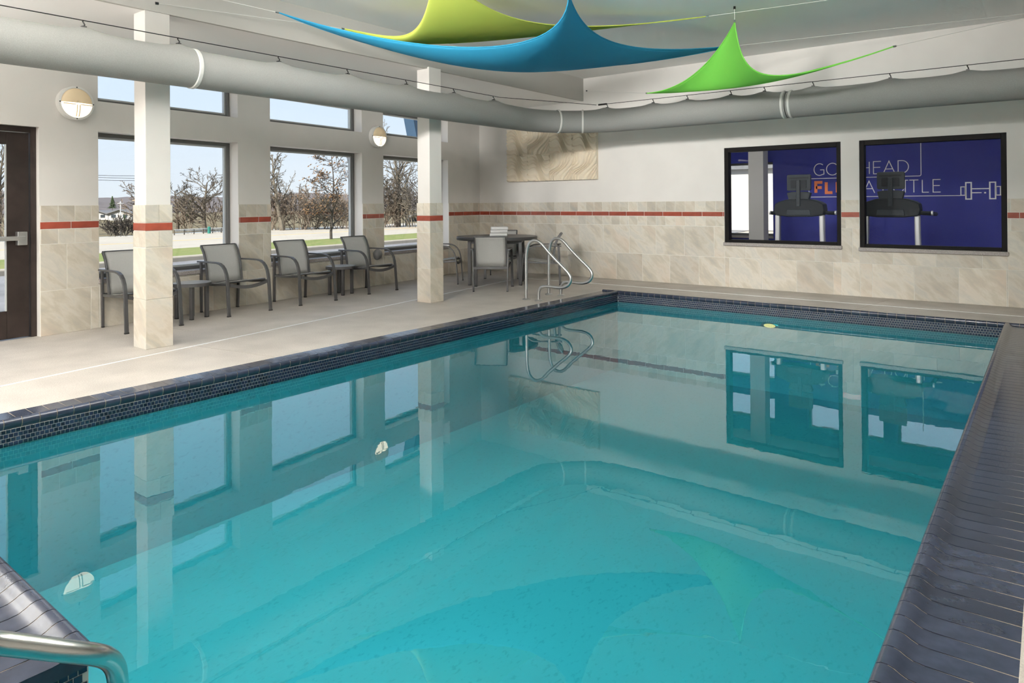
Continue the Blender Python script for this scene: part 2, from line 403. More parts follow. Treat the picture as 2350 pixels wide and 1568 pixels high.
so = MB().prism([(cA.x, YW+.05), (X_BEAM, YW+.05), (X_BEAM, Y_N-.3), (cB.x, Y_N-.3)], Z_SOF, 4.02).build('ceiling_soffit', 'soffit_paint'); struct(so)
struct(MB().box(X_BEAM-.04, X_BEAM+.002, Y_N-.3, YW+.002, Z_SOF-.001, Z_CEIL).build('beam', 'beam_shaded'))

# ---- wall tiles: rows (z0, z1, pitch, anchor)
def clip_rows(lo, hi, pitch, anchor):
    k = math.ceil((lo-anchor)/pitch - 1e-6); js = [lo]
    while anchor+k*pitch < hi-.004:
        if anchor+k*pitch > lo+.004: js.append(anchor+k*pitch)
        k += 1
    js.append(hi)
    return [(a, b) for a, b in zip(js, js[1:]) if b-a > .012]
ROWS = [(0.0, .470, 'b'), (.474, .966, 'm'), (.972, 1.124, 's'), (1.130, 1.203, 'r'), (1.209, 1.378, 's')]
def lay(parent, lo, hi, ztop, anchors, place, zmin=0, grout=None):
    """tiles over the strip lo..hi of a wall, up to ztop"""
    for z0, z1, kd in ROWS:
        if z0 >= ztop-.01: continue
        z1 = min(z1, ztop); pitch, anc = anchors[kd]
        for a, b in clip_rows(lo, hi, pitch, anc):
            me = tile_mesh(b-a-.0055, z1-z0-.0015, .012, 'red_tile' if kd == 'r' else 'stone_tile')
            o = bpy.data.objects.new('red_wall_tile' if kd == 'r' else 'wall_tile', me); COL.objects.link(o)
            o.parent = parent; place(o, (a+b)/2, (z0+z1)/2)
AL = {'b': (.508, 7.713), 'm': (.513, 7.962), 's': (.1695, 7.708), 'r': (.305, 7.61)}
def pl_left(o, s, z): o.location = (s, 0, z); o.rotation_euler = (0, 0, math.pi)
solid_s = [(0.012, WIN[2][0]), (WIN[2][1], WIN[1][0]), (WIN[1][1], WIN[0][0]), (WIN[0][1], DOOR[0])]
for a, b in solid_s: lay(wl, a, b, 1.379, AL, pl_left)
for a, b in WIN: lay(wl, a, b, ZS-.052, AL, pl_left)
g = MB()
for a, b in solid_s: g.box(a, b, -.001, .009, 0, 1.378)
for a, b in WIN: g.box(a, b, -.001, .009, 0, ZS-.05)
g.build('grout', 'grout', wl)
AB = {'b': (.5135, -4.051), 'm': (.5135, -4.305), 's': (.1757, -9.192), 'r': (.349, -4.155)}
def pl_back(o, x, z): o.location = (x, YW, z)
for a, b, t in ((XW+.012, GH[0][0], 1.379), (GH[0][1], GH[1][0], 1.379), (GH[1][1], 1.2, 1.379), (GH[0][0], GH[0][1], .665), (GH[1][0], GH[1][1], .65)):
    lay(wb, a, b, t, AB, pl_back)
g = MB()
for a, b, t in ((XW, GH[0][0], 1.378), (GH[0][1], GH[1][0], 1.378), (GH[1][1], 1.2, 1.378), (GH[0][0], GH[0][1], .668), (GH[1][0], GH[1][1], .655)):
    g.box(a, b, YW-.009, YW+.001, 0, t)
g.build('grout', 'grout', wb)

# ---- columns
def column(cx, cy, label):
    h = .118
    c = struct(MB().box(cx-h, cx+h, cy-h, cy+h, 0, Z_SOF+.02).build('column', 'paint', bevel=.004)); c['label'] = label
    t = h+.012
    MB().box(cx-h-.006, cx+h+.006, cy-h-.006, cy+h+.006, 0, 1.377).build('grout', 'grout', c)
    for fx in range(4):
        an = fx*math.pi/2; dx, dy = math.sin(an), -math.cos(an)   # outward normal of the face
        for z0, z1, kd in ROWS:
            cells = [(-t, 0), (0, t)] if kd == 's' else [(-t, t)]
            for a, b in cells:
                me = tile_mesh(b-a-.003, z1-z0-.001, .012, 'red_tile' if kd == 'r' else 'stone_tile')
                o = bpy.data.objects.new('red_wall_tile' if kd == 'r' else 'wall_tile', me); COL.objects.link(o); o.parent = c
                m_ = (a+b)/2; o.location = (cx+dx*h+math.cos(an)*m_, cy+dy*h+math.sin(an)*m_, (z0+z1)/2); o.rotation_euler = (0, 0, an)
column(-6.908, 3.128, 'square painted column with tiled base nearest the glass door')
column(-6.858, 6.885, 'square painted column with tiled base beside the round table')

# ---- windows of the left wall
def window(n, a, b, z0, z1, sill):
    o = 0
    root = bpy.data.objects.new('window_%d' % n, None); COL.objects.link(root); root.matrix_world = MW; struct(root)
    f = MB(); t = .045; y0, y1 = -.17, -.27
    f.box(a, a+t, y1, y0, z0, z1); f.box(b-t, b, y1, y0, z0, z1); f.box(a+t, b-t, y1, y0, z1-t, z1); f.box(a+t, b-t, y1, y0, z0, z0+t)
    f.build('window_frame', 'frame_grey', root, bevel=.004)
    st = MB(); u = .022; aa, bb, c0, c1 = a+t, b-t, z0+t, z1-t
    st.box(aa, aa+u, -.24, -.20, c0, c1); st.box(bb-u, bb, -.24, -.20, c0, c1); st.box(aa+u, bb-u, -.24, -.20, c1-u, c1); st.box(aa+u, bb-u, -.24, -.20, c0, c0+u)
    st.build('glazing_bead', 'pole_steel', root)
    MB().box(aa+.01, bb-.01, -.223, -.217, c0+.01, c1-.01).build('window_pane', 'window_glass', root)
    if sill: MB().box(a-.012, b+.012, -.17, .03, z0-.048, z0+.002).build('window_sill', 'granite', root, bevel=.006)
k = 1
for a, b in WIN+OFFV:
    window(k, a, b, ZS, ZH, True); window(k+1, a, b, ZU, ZUT, False); k += 2

# ---- glass door
d = bpy.data.objects.new('door_1', None); COL.objects.link(d); d.matrix_world = MW; struct(d)
s0, s1, zt = DOOR; f = MB(); y0, y1 = -.06, -.18
f.box(s0, s0+.055, y1, y0, 0, zt); f.box(s1-.055, s1, y1, y0, 0, zt); f.box(s0+.055, s1-.055, y1, y0, zt-.06, zt)
f.build('door_frame', 'frame_bronze', d, bevel=.004)
a, b = s0+.065, s1-.065; lf = MB(); y0, y1 = -.075, -.12; st = .205
lf.box(a, a+st, y1, y0, .012, zt-.068); lf.box(b-st, b, y1, y0, .012, zt-.068)
lf.box(a+st, b-st, y1, y0, .012, .30); lf.box(a+st, b-st, y1, y0, 2.01, zt-.068)
lf.build('door_leaf', 'frame_bronze', d, bevel=.004)
MB().box(a+st-.005, b-st+.005, -.101, -.095, .295, 2.015).build('door_pane', 'window_glass', d)
bd = MB(); bd.box(a+st, a+st+.012, -.095, -.078, .30, 2.01); bd.box(b-st-.012, b-st, -.095, -.078, .30, 2.01)
bd.build('glazing_bead', 'pole_steel', d)
pb = MB().box(a+.06, b-.06, -.045, -.005, 1.02, 1.065).build('push_bar', 'steel_satin', d, bevel=.005)
MB().box(a+.04, a+.13, -.075, -.012, .97, 1.11).build('bar_housing', 'steel_satin', pb, bevel=.006)
MB().box(b-.13, b-.04, -.075, -.012, .97, 1.11).build('bar_housing', 'steel_satin', pb, bevel=.006)

# ---- interior windows to the fitness room
def gwin(n, a, b, z0, z1):
    root = bpy.data.objects.new('window_%d' % n, None); COL.objects.link(root); struct(root)
    f = MB(); t = .062; y0, y1 = YW+.012, YW+.14
    f.box(a, a+t, y0, y1, z0, z1); f.box(b-t, b, y0, y1, z0, z1); f.box(a+t, b-t, y0, y1, z1-t*1.15, z1); f.box(a+t, b-t, y0, y1, z0, z0+t*.75)
    f.build('window_frame', 'frame_dark', root, bevel=.004)
    MB().box(a+t-.01, b-t+.01, YW+.10, YW+.106, z0+.04, z1-t).build('window_pane', 'interior_glass', root)
    MB().box(a-.012, b+.014, YW-.045, YW+.15, z0-.05, z0+.001).build('window_sill', 'granite', root, bevel=.004)
gwin(k, *GH[0]); gwin(k+1, *GH[1]); k += 2

# ------------------------------------------------------------------ pool
pb_ = MB(); ZF = -1.15
pb_.box(XL-.2, XRT+.2, YNEAR, YB+.2, ZF-.1, ZF)                                     # bottom
pb_.box(XNOT, XRT+.2, -1.6, YNEAR, ZF-.1, ZF)
pb_.box(XL-.2, XL, YNEAR-.2, YB+.2, ZF, -.046); pb_.box(XL-.2, XRT+.2, YB, YB+.2, ZF, -.046); pb_.box(XRT, XRT+.2, -1.6, YB+.2, ZF, -.046)
pb_.box(XL-.2, XNOT, YNEAR-.2, YNEAR, ZF, -.046); pb_.box(XNOT-.2, XNOT, -1.6, YNEAR, ZF, -.046); pb_.box(XNOT-.2, XRT+.2, -1.8, -1.6, ZF, -.046)
basin = struct(pb_.build('pool_basin', 'pool_plaster'))
stp = MB()
for i in range(3): stp.box(XNOT+.001, XRT-.001, -1.599, .55-.33*i, ZF+.001, -.85+.28*i)
stp.build('pool_step', 'pool_plaster', basin, bevel=.02)
water = MB().box(XL+.001, XRT-.001, YNEAR+.001, YB-.001, ZW-.004, ZW)
water.v = [(XL+.001, YNEAR+.001, ZW), (XL+.001, YB-.001, ZW), (XRT-.001, YB-.001, ZW), (XRT-.001, -1.599, ZW), (XNOT+.001, -1.599, ZW), (XNOT+.001, YNEAR+.001, ZW)]
water.f = [(0, 5, 4, 3, 2, 1)]
wt = water.build('pool_water', 'water'); wt['kind'] = 'stuff'; tag(wt, 'calm teal pool water mirroring the windows', 'water')

# waterline mosaic: bands of one inch tiles; the 300 largest in view are separate parts
PM = .0266; rowz = [-.0575-.0268*i for i in range(4)]
gm = MB()
gm.box(XL, XL+.003, YNEAR, YB, -.155, -.044); gm.box(XL, XRT, YB-.003, YB, -.155, -.044); gm.box(XRT-.003, XRT, -1.6, YB, -.155, -.044)
gm.box(XL, XNOT, YNEAR, YNEAR+.003, -.155, -.044); gm.box(XNOT, XNOT+.003, -1.6, YNEAR+.003, -.155, -.044)
gm.build('grout', 'mosaic_grout', basin)
mt = tile_mesh(PM-.003, .0238, .0055, 'mosaic', .001)
cells = []
for j, z in enumerate(rowz):
    o2 = .5*(j % 2)
    y = YNEAR+.016
    n = int((YB-YNEAR)/PM); cells += [(XL+.0005, YNEAR+(i+.5+o2)*PM, z, math.pi/2) for i in range(n) if YNEAR+(i+.5+o2)*PM < YB-.012]
    n = int((XRT-XL)/PM); cells += [(XL+(i+.5+o2)*PM, YB-.0005, z, 0) for i in range(n) if XL+(i+.5+o2)*PM < XRT-.012]
    cells += [(XNOT+.0005, YNEAR-(i+.5+o2)*PM, z, math.pi/2) for i in range(40)]
def seen(c):
    P = Vector(c[:3])-CP; dd = P.dot(CD)
    if dd < .2: return 0
    u = PX+F*P.dot(CR)/dd; v = PY-F*P.dot(CU)/dd
    return F/dd if (-10 < u < 2360 and v < 1580) else 0
cells.sort(key=lambda c: -seen(c)); near, rest = cells[:300], cells[300:]
for c in near:
    o = bpy.data.objects.new('mosaic_tile', mt); COL.objects.link(o); o.parent = basin; o.location = c[:3]; o.rotation_euler = (0, 0, c[3])
mr = MB(); base = [tuple(v.co) for v in mt.vertices]; bf = [tuple(p.vertices) for p in mt.polygons]
for c in rest:
    b = len(mr.v); ca, sa = math.cos(c[3]), math.sin(c[3])
    mr.v += [(c[0]+ca*p[0]-sa*p[1], c[1]+sa*p[0]+ca*p[1], c[2]+p[2]) for p in base]; mr.f += [tuple(b+i for i in q) for q in bf]
o = mr.build('mosaic_band', 'mosaic', basin); o['kind'] = 'stuff'

# coping: one grip-edged tile per four inches
cop = bpy.data.objects.new('pool_coping', None); COL.objects.link(cop); struct(cop); cop['label'] = 'dark slate blue pool coping with a raised grip edge'
def cop_prof(W, d=0):
    P = [(0, 0), (W-.115, -.003), (W-.085, .000), (W-.066, .008), (W-.050, .017), (W-.034, .0215), (W-.018, .0205), (W-.006, .014), (W, .002), (W-.001, -.014), (W-.007, -.028), (W-.016, -.040), (W-.016, -.05), (0, -.05)]
    return [(max(a-d, 0) if i not in (0, 13) else a, z-d if 0 < i < 12 else z) for i, (a, z) in enumerate(P)]
def coping(p, q, inward, W):
    """run from p to q (xy), profile grows from the outer edge along `inward`"""
    p, q = Vector((*p, 0)), Vector((*q, 0)); L = (q-p).length; t = (q-p)/L; n_ = Vector((*inward, 0)); N = max(1, round(L/.0985)); pt = L/N
    def ex(l0, l1, d):
        m = MB(); pr = cop_prof(W, d); nn_ = len(pr)
        for l in (l0, l1): m.v += [tuple(t*l+n_*a+Vector((0, 0, z))) for a, z in pr]
        m.f = [tuple(range(nn_)), tuple(range(2*nn_-1, nn_-1, -1))] + [(i, (i+1) % nn_, nn_+(i+1) % nn_, nn_+i) for i in range(nn_)]
        return m
    me = ex(.0025, pt-.0025, 0).mesh('coping_tile', 'coping', True)
    for i in range(N):
        o = bpy.data.objects.new('coping_tile', me); COL.objects.link(o); o.parent = cop; o.location = p+t*(pt*i)
    g_ = ex(.004, L-.004, .003).build('grout', 'coping_grout', cop); g_.location = p
coping((OL, YNEAR-.02), (OL, YB-.016), (1, 0), -OL+XL+.016)
coping((OL, OB), (OR, OB), (0, -1), OB-YB+.016)
coping((OR, -1.6), (OR, YB-.016), (-1, 0), OR-XRT+.016)
coping((XL+.016, YNEAR-.28), (XNOT+.016, YNEAR-.28), (0, 1), .296)
coping((XNOT-.28, -1.6), (XNOT-.28, YNEAR-.28), (1, 0), .296)

# ------------------------------------------------------------------ fabric air duct
DR, DX, DY, DZ = .182, -6.40, 9.56, 2.665
RC = 1.15                                        # bend radius of the elbow
def duct_path(n=16):
    P = [Vector((DX, y, DZ)) for y in (-4.1, -2, 0, 1.2, 2.2, 3.05, 3.2)]
    return P
def arc_pts(a0, a1, n):
    c = Vector((DX+RC, DY-RC, DZ))
    return [c+Vector((-math.cos(a), math.sin(a), 0))*RC for a in [a0+(a1-a0)*i/n for i in range(n+1)]]
duct = thing('air_duct', 'round grey fabric air duct bending round the far corner', 'duct', (DX, DY-3, DZ))
inv = Vector(duct.location)
def loc(ps): return [Vector(p)-inv for p in ps]
yb = 3.27; xb_ = -2.77
secs = [[(DX, -4.1, DZ), (DX, -1, DZ), (DX, yb-.004, DZ)],
        [(DX, yb+.004, DZ), (DX, 5, DZ), (DX, DY-RC, DZ)] + [tuple(p) for p in arc_pts(.001, .62, 5)],
        [tuple(p) for p in arc_pts(.64, .97, 3)],
        [tuple(p) for p in arc_pts(.99, math.pi/2, 5)] + [(-4.5, DY, DZ), (xb_-.004, DY, DZ)], [(xb_+.004, DY, DZ), (0, DY, DZ), (X_R-.01, DY, DZ)]]
def fabric_tube(path, n=40):
    # resample finely and lift a soft ridge toward each hanger
    P = [Vector(p) for p in path]; out = [P[0]]
    for a, b in zip(P, P[1:]):
        m = max(1, int((b-a).length/.06)); out += [a+(b-a)*(i/m) for i in range(1, m+1)]
    return out
CLY = [.6, 1.45, 2.34, 3.14, 4.2, 5.1, 6.02, 6.9, 7.75]; CLX = [-5.55, -4.75, -4.2, -3.55, -3.08, -2.45, -1.55, -.75, .1, .9]
def tube_mesh(path):
    out = fabric_tube(path); mb = MB(); mb.tube(loc(out), DR, 36, cap=False)
    for i, p in enumerate(out):
        dmin = min([abs(p.y-c) for c in CLY] if p.x < DX+.1 else [abs(p.x-c) for c in CLX])
        lift = .030*math.exp(-(dmin/.10)**2) - .010*(1-math.exp(-(dmin/.3)**2))
        for kk in range(36):
            v = mb.v[i*36+kk]; h = v[2]
            if h > .10: mb.v[i*36+kk] = (v[0], v[1], v[2]+lift*((h-.10)/.082)**2)
    return mb
for s_ in secs: tube_mesh(s_).build('duct_section', 'duct_fabric', duct, True)
def band(c, t, wd=.035):
    c, t = Vector(c), Vector(t).normalized()
    m = MB(); m.tube(loc([c-t*wd/2, c-t*wd*.3, c+t*wd*.3, c+t*wd/2]), [DR-.002, DR+.008, DR+.008, DR-.002], 36, cap=False)
    m.build('seam_band', 'duct_band', duct, True)
band((DX, yb, DZ), (0, 1, 0), .05)
for a in (.63, .98):
    c = arc_pts(a, a+.01, 1); band(c[0], c[1]-c[0])
band((xb_-.045, DY, DZ), (1, 0, 0)); band((xb_+.045, DY, DZ), (1, 0, 0))
def clip(p, sgn=0):
    p = Vector(p)-inv; m = MB()
    m.box(p.x-.018, p.x+.018, p.y-.018, p.y+.018, p.z, p.z+.022)
    m.tube([p+Vector((0, 0, .02)), p+Vector((.006, .006, .035)), p+Vector((0, 0, .05)), p+Vector((-.006, -.006, .062)), p+Vector((0, 0, .074))], .006, 6)
    m.build('hanger_clip', 'cable', duct)
for y in CLY: clip((DX, y, DZ+DR+.015))
for x_ in CLX: clip((x_, DY, DZ+DR+.015))
zc = DZ+DR+.086
c1 = MB(); c1.tube([(DX, -4.15, zc), (DX, 7.9, zc), (-5.75, DY, zc+.005)], .0045, 6)
tag(c1.build('suspension_cable', 'cable'), 'thin black cable carrying the duct over the seating side', 'cable')
c2 = MB(); c2.tube([(-5.72, DY, zc+.004), (X_R-.01, DY, zc)], .0045, 6); c2.tube([(-5.71, DY, zc+.004), (-5.56, DY, zc+.004)], .014, 8)
tag(c2.build('suspension_cable', 'cable'), 'thin black cable carrying the duct along the back wall, with turnbuckle', 'cable')

# ------------------------------------------------------------------ shade sails
def cub(A, Q1, Q2, B):
    """cubic curve through A, Q1 (1/3), Q2 (2/3), B"""
    P1 = (Q1*18-Q2*9-A*5+B*2)/6; P2 = (Q2*18-Q1*9+A*2-B*5)/6
    def f(t): return A*(1-t)**3+P1*(3*t*(1-t)**2)+P2*(3*t*t*(1-t))+B*t**3
    return f
def sail(label, m, A, B, C, AB_, AC, BC, cords, sag=0):
    """A,B = ends of the low edge, C = apex; each *_ is the pair of points at one and two thirds of that edge"""
    D = [dep(*p) for p in (A, B, C)]; A, B, C = D
    fab = cub(A, dep(*AB_[0]), dep(*AB_[1]), B); fac = cub(A, dep(*AC[0]), dep(*AC[1]), C); fbc = cub(B, dep(*BC[0]), dep(*BC[1]), C)
    c0 = (A+B+C)/3
    root = thing('shade_sail', label, 'shade sail', c0)
    n = 30; pts = []
    for j in range(n+1):
        t = j/n
        for i in range(n+1):
            s = i/n
            ruled1 = fab(s)*(1-t)+C*t; ruled2 = fac(t)*(1-s)+fbc(t)*s
            bil = (A*(1-s)+B*s)*(1-t)+C*t
            pts.append(ruled1+ruled2-bil-c0)
    mb = MB(); mb.grid(pts, n+1, n+1); mb.build('fabric', m, root, True, solid=.003)
    for f_ in (fab, fac, fbc):
        e_ = MB(); e_.tube([f_(i/28)-c0 for i in range(29)], .007, 6); e_.build('hem', m, root, True)
    for tip, end in cords:
        tip = (A, B, C)[tip]; end = Vector(end); dr = (end-tip).normalized()
        MB().tube([tip-c0, tip+dr*.035-c0], .011, 8).build('corner_ring', 'steel', root)
        MB().tube([tip+dr*.03-c0, end-c0], .0025, 5).build('tension_cord', 'white_cord', root)
        MB().tube([end-dr*.03-c0, end-c0], .013, 8).build('eye_bolt', 'cable', root)
    return root
sail('blue triangular shade sail hanging lowest under the ceiling', 'sail_blue', (640, 29, 7.25), (1690, 105, 9.3), (1305, -14, 7.0),
     ((1060, 144, 8.1), (1400, 151, 8.9)), ((930, 97, 7.35), (1190, 99, 7.3)), ((1480, 111, 8.6), (1362, 74, 7.8)),
     ((0, (-6.78, 3.2, 3.50)), (1, tuple(onz(2440, 22, 3.651))), (2, (-3.7, 5.55, 3.65))))
sail('yellow green shade sail behind the blue one near the beam', 'sail_yellow', (790, 66, 8.0), (1620, 38, 8.35), (1000, -80, 6.6),
     ((1020, 90, 8.1), (1350, 68, 8.3)), ((905, 84, 7.7), (966, 52, 7.2)), ((1290, 59, 7.9), (1112, 14, 7.2)),
     ((0, tuple(xp_ for xp_ in (-6.774, 3.10, 3.32))), (1, tuple(onz(1960, -8, 3.651))), (2, (-4.6, 4.0, 3.65))))
sail('bright lime green shade sail nearest the back wall', 'sail_lime', (1485, 214, 9.55), (2050, 107, 7.1), (1686, 52, 8.0),
     ((1640, 204, 9.0), (1830, 170, 8.0)), ((1577, 182, 9.0), (1644, 118, 8.5)), ((1800, 173, 7.9), (1712, 143, 8.0)),
     ((1, tuple(onz(2480, 12, 3.651))), (2, (-2.9, 7.95, 3.65)), (0, (-6.7, 10.79, 3.42))))

# ------------------------------------------------------------------ wall sconces
def sconce(s, z, label):
    P = WP(s, 0, z); r = thing('wall_sconce', label, 'wall lamp', P, 0, 'round bulkhead wall lamps'); r.matrix_world = MW @ Matrix.Translation((s, 0, z))
    R = .180
    MB().lathe([(R-.012, .0), (R, .012), (R, .062), (R-.004, .068)], 40, 'y').build('housing', 'lamp_white', r, True)
    MB().lathe([(R, .066), (R+.004, .074), (R+.002, .086), (R-.020, .092), (R-.024, .080)], 40, 'y').build('rim', 'lamp_white', r, True)
    dome = [(R-.022-.0001, .078)] + [((R-.022)*math.cos(a), .078+.040*math.sin(a)) for a in [i*math.pi/2/8 for i in range(1, 8)]] + [(.0001, .118)]
    MB().lathe(dome, 40, 'y').build('lens', 'lamp_lens', r, True)
    # opaque upper hood: half shell just proud of the lens, with a slotted lower edge and a middle rib
    h = MB(); n1, n2 = 8, 24; pts = []
    for j in range(n1+1):
        for i in range(n2+1):
            a = math.pi*i/n2; rr = (R-.021)*math.cos(j/n1*math.pi/2*.985); pts.append((rr*math.cos(a), .080+.043*math.sin(j/n1*math.pi/2), rr*math.sin(a)))
    h.grid(pts, n2+1, n1+1); h.build('hood', 'lamp_hood', r, True, solid=.003)
    for sx in (-1, 1): MB().box(min(sx*.02, sx*.145), max(sx*.02, sx*.145), .098, .122, -.022, -.012).build('hood_slat', 'lamp_hood', r, bevel=.003)
    rib = MB(); rib.sweep([(0, 0, 0)]*2, .01, .01) if False else None
    for sx in (-.016, .012):
        m = MB(); m.tube([(sx, .080+.043*math.sqrt(max(0, 1-(zz/(R-.021))**2)), zz) for zz in [-.02-.016*i for i in range(9)]], .006, 6); m.build('hood_rib', 'lamp_hood', r, True)
    for an in range(4):
        a = an*math.pi/2; MB().lathe([(.007, .088), (.006, .095)], 10, 'y', ((R-.010)*math.cos(a), 0, (R-.010)*math.sin(a))).build('screw', 'screw', r)
sconce(7.888, 2.492, 'round lit wall lamp above the tile between door and first window')
sconce(3.10, 2.500, 'round lit wall lamp on the pier between the two far windows')

# ------------------------------------------------------------------ carved wall panels
def relief(wave):
    """square carved panel .515 m with flowing ridges; local x,z in the panel, y out of the wall (negative)"""
    S = .515; n = 84; pts = []
    for j in range(n+1):
        for i in range(n+1):
            a, b = i/n, j/n
            sg = lambda q: 1/(1+math.exp(-q))
            if wave == 0: ph = b+.80*sg((a-.58)/.085)+.060*math.sin(2*math.pi*(a*1.3+b*.5))
            else: ph = a-.72*sg((b-.46)/.10)+.055*math.sin(2*math.pi*(b*1.2+a*.5))+2
            fr = (ph*6.4+.3*math.sin(ph*9)) % 1.0
            h = fr**1.5 if fr < .80 else (1-fr)/.20*(.80**1.5)
            edge = 1
            pts.append((-S/2+S*a, -(.060+.052*h), -S/2+S*b))
    mb = MB(); mb.grid(pts, n+1, n+1)
    ring = [(i, 0) for i in range(n)]+[(n, j) for j in range(n)]+[(i, n) for i in range(n, 0, -1)]+[(0, j) for j in range(n, 0, -1)]
    b = len(mb.v); mb.v += [(pts[j*(n+1)+i][0], 0, pts[j*(n+1)+i][2]) for i, j in ring]; L = len(ring)
    for q in range(L):
        i, j = ring[q]; i2, j2 = ring[(q+1) % L]; mb.f.append((j*(n+1)+i, j2*(n+1)+i2, b+(q+1) % L, b+q))
    mb.f.append(tuple(b+q for q in range(L)))
    return mb.mesh('panel', 'sandstone', True)
R0, R1 = relief(0), relief(1)
art = thing('wall_sculpture', 'cream carved relief of eight square wave panels on the back wall', 'wall art', (-7.50, YW, 1.79))
for r_ in range(2):
    for c_ in range(4):
        wv = ((1, 0, 1, 1) if False else (0, 1, 0, 0))[c_] if r_ else (0, 0, 1, 1)[c_]
        obj('panel', R1 if wv else R0, art, loc=(-1.03+.258+.5155*c_, -.001, .258+.5155*(r_)))

# ------------------------------------------------------------------ armchairs
def make_chair(label):
    t = thing('sling_armchair', label, 'chair', group='grey sling armchairs')
    for sy in (-1, 1):
        path = [(.335, .30*sy, .012), (.318, .298*sy, .22), (.305, .296*sy, .40), (.296, .295*sy, .46), (.278, .294*sy, .52), (.246, .293*sy, .575), (.20, .292*sy, .616), (.145, .291*sy, .640), (.08, .290*sy, .650), (-.10, .288*sy, .652), (-.335, .286*sy, .650)]
        l_ = MB().sweep(path, .042, .020).build('arm_leg', 'chair_metal', t, bevel=.004)
        MB().box(.322, .348, .30*sy-.022, .30*sy+.022, 0, .014).build('foot', 'chair_foot', l_)
        r_ = MB().sweep([(-.312, .262*sy, .012), (-.300, .268*sy, .36), (-.288, .276*sy, .645)], .024, .038).build('rear_leg', 'chair_metal', t, bevel=.004)
        MB().box(-.332, -.292, .262*sy-.013, .262*sy+.013, 0, .014).build('foot', 'chair_foot', r_)
        MB().sweep([(.305, .272*sy, .392), (.0, .268*sy, .372), (-.305, .262*sy, .365)], .022, .030).build('seat_rail', 'chair_metal', t, bevel=.003)
        MB().sweep([(-.190, .246*sy, .372), (-.205, .246*sy, .47), (-.218, .246*sy, .56), (-.240, .246*sy, .67), (-.278, .246*sy, .765), (-.338, .246*sy, .848)], .022, .030).build('back_post', 'chair_metal', t, bevel=.004)
    fs = MB(); n = 10
    pth = [(-.27+.54*i/n) for i in range(n+1)]
    b = 0
    for yv in pth:
        zz = .385-.045*(1-(yv/.27)**2)
        fs.v += [(.292, yv, zz-.02), (.314, yv, zz-.02), (.314, yv, zz+.02), (.292, yv, zz+.02)]
    for i in range(n):
        for q in range(4): fs.f.append((i*4+q, i*4+(q+1) % 4, i*4+4+(q+1) % 4, i*4+4+q))
    fs.f += [(0, 1, 2, 3), (n*4+3, n*4+2, n*4+1, n*4)]
    fs.build('front_stretcher', 'chair_metal', t)
    MB().box(-.312, -.290, -.262, .262, .345, .385).build('rear_stretcher', 'chair_metal', t, bevel=.003)
    pts = []; prof = [(.272, .410), (.262, .424), (.22, .424), (.12, .408), (.0, .390), (-.12, .380), (-.20, .378)]
    for x_, z_ in prof:
        for i in range(9):
            y = -.262+.524*i/8; pts.append((x_, y, z_-.012*(1-(y/.262)**2)*(1 if x_ < .25 else 0)))
    MB().grid(pts, 9, len(prof)).build('seat', 'sling', t, True, solid=.004)
    MB().tube([(.268, -.265, .412), (.268, .265, .412)], .011, 8).build('seat_bar', 'chair_metal', t, True)
    pts = []; prof = [(-.190, .378), (-.205, .47), (-.218, .56), (-.240, .67), (-.278, .765), (-.306, .81), (-.338, .848)]
    for x_, z_ in prof:
        for i in range(9):
            y = -.240+.480*i/8; pts.append((x_-.014*(1-(y/.24)**2), y, z_))
    MB().grid(pts, 9, len(prof)).build('backrest', 'sling', t, True, solid=.004)
    MB().tube([(-.341-.014*(1-(y/.24)**2), y, .850) for y in [-.25+.0625*i for i in range(9)]], .009, 8).build('top_bar', 'chair_metal', t, True)
    return t
def place(o, flm, frm, dup_label=None):
    pass
def chair_at(fl_, fr_):
    """from the two front feet (left and right as seen from the front of the chair's right side)"""
    a, b = Vector((*fl_, 0)), Vector((*fr_, 0)); side = (b-a).normalized(); fwd = Vector((side.y, -side.x, 0)); c = (a+b)/2-fwd*.335
    return c, math.atan2(fwd.y, fwd.x)
c, rz = chair_at((-7.785, 3.247), (-7.806, 3.845))
chair = make_chair('grey sling armchair half hidden by the column nearest the door'); chair.location = c; chair.rotation_euler.z = rz
c, rz = chair_at((-7.922, 4.489), (-7.966, 5.084)); dup(chair, c, rz, 'grey sling armchair right of the near side table, by the first pier')
c, rz = chair_at((-8.005, 5.565), (-8.023, 6.162)); dup(chair, c, rz, 'grey sling armchair left of the far side table, before the middle window')
c, rz = chair_at((-8.147, 6.871), (-8.19, 7.475)); dup(chair, c, rz, 'grey sling armchair right of the far side table, fourth from the door')
FA = math.radians(124.4); TCX, TCY = -7.56, 9.22
dup(chair, (-7.015, 8.43, 0), FA, 'grey sling armchair with its back to the pool at the round table')
dup(chair, (-6.83, 9.52, 0), FA+math.pi/2, 'grey sling armchair seen side-on behind the pool grab rails')
dup(chair, (-8.02, 9.95, 0), FA+math.pi, 'grey sling armchair on the far side of the round table')
dup(chair, (-8.36, 8.66, 0), FA-math.pi/2, 'grey sling armchair partly hidden by the column beside the round table')

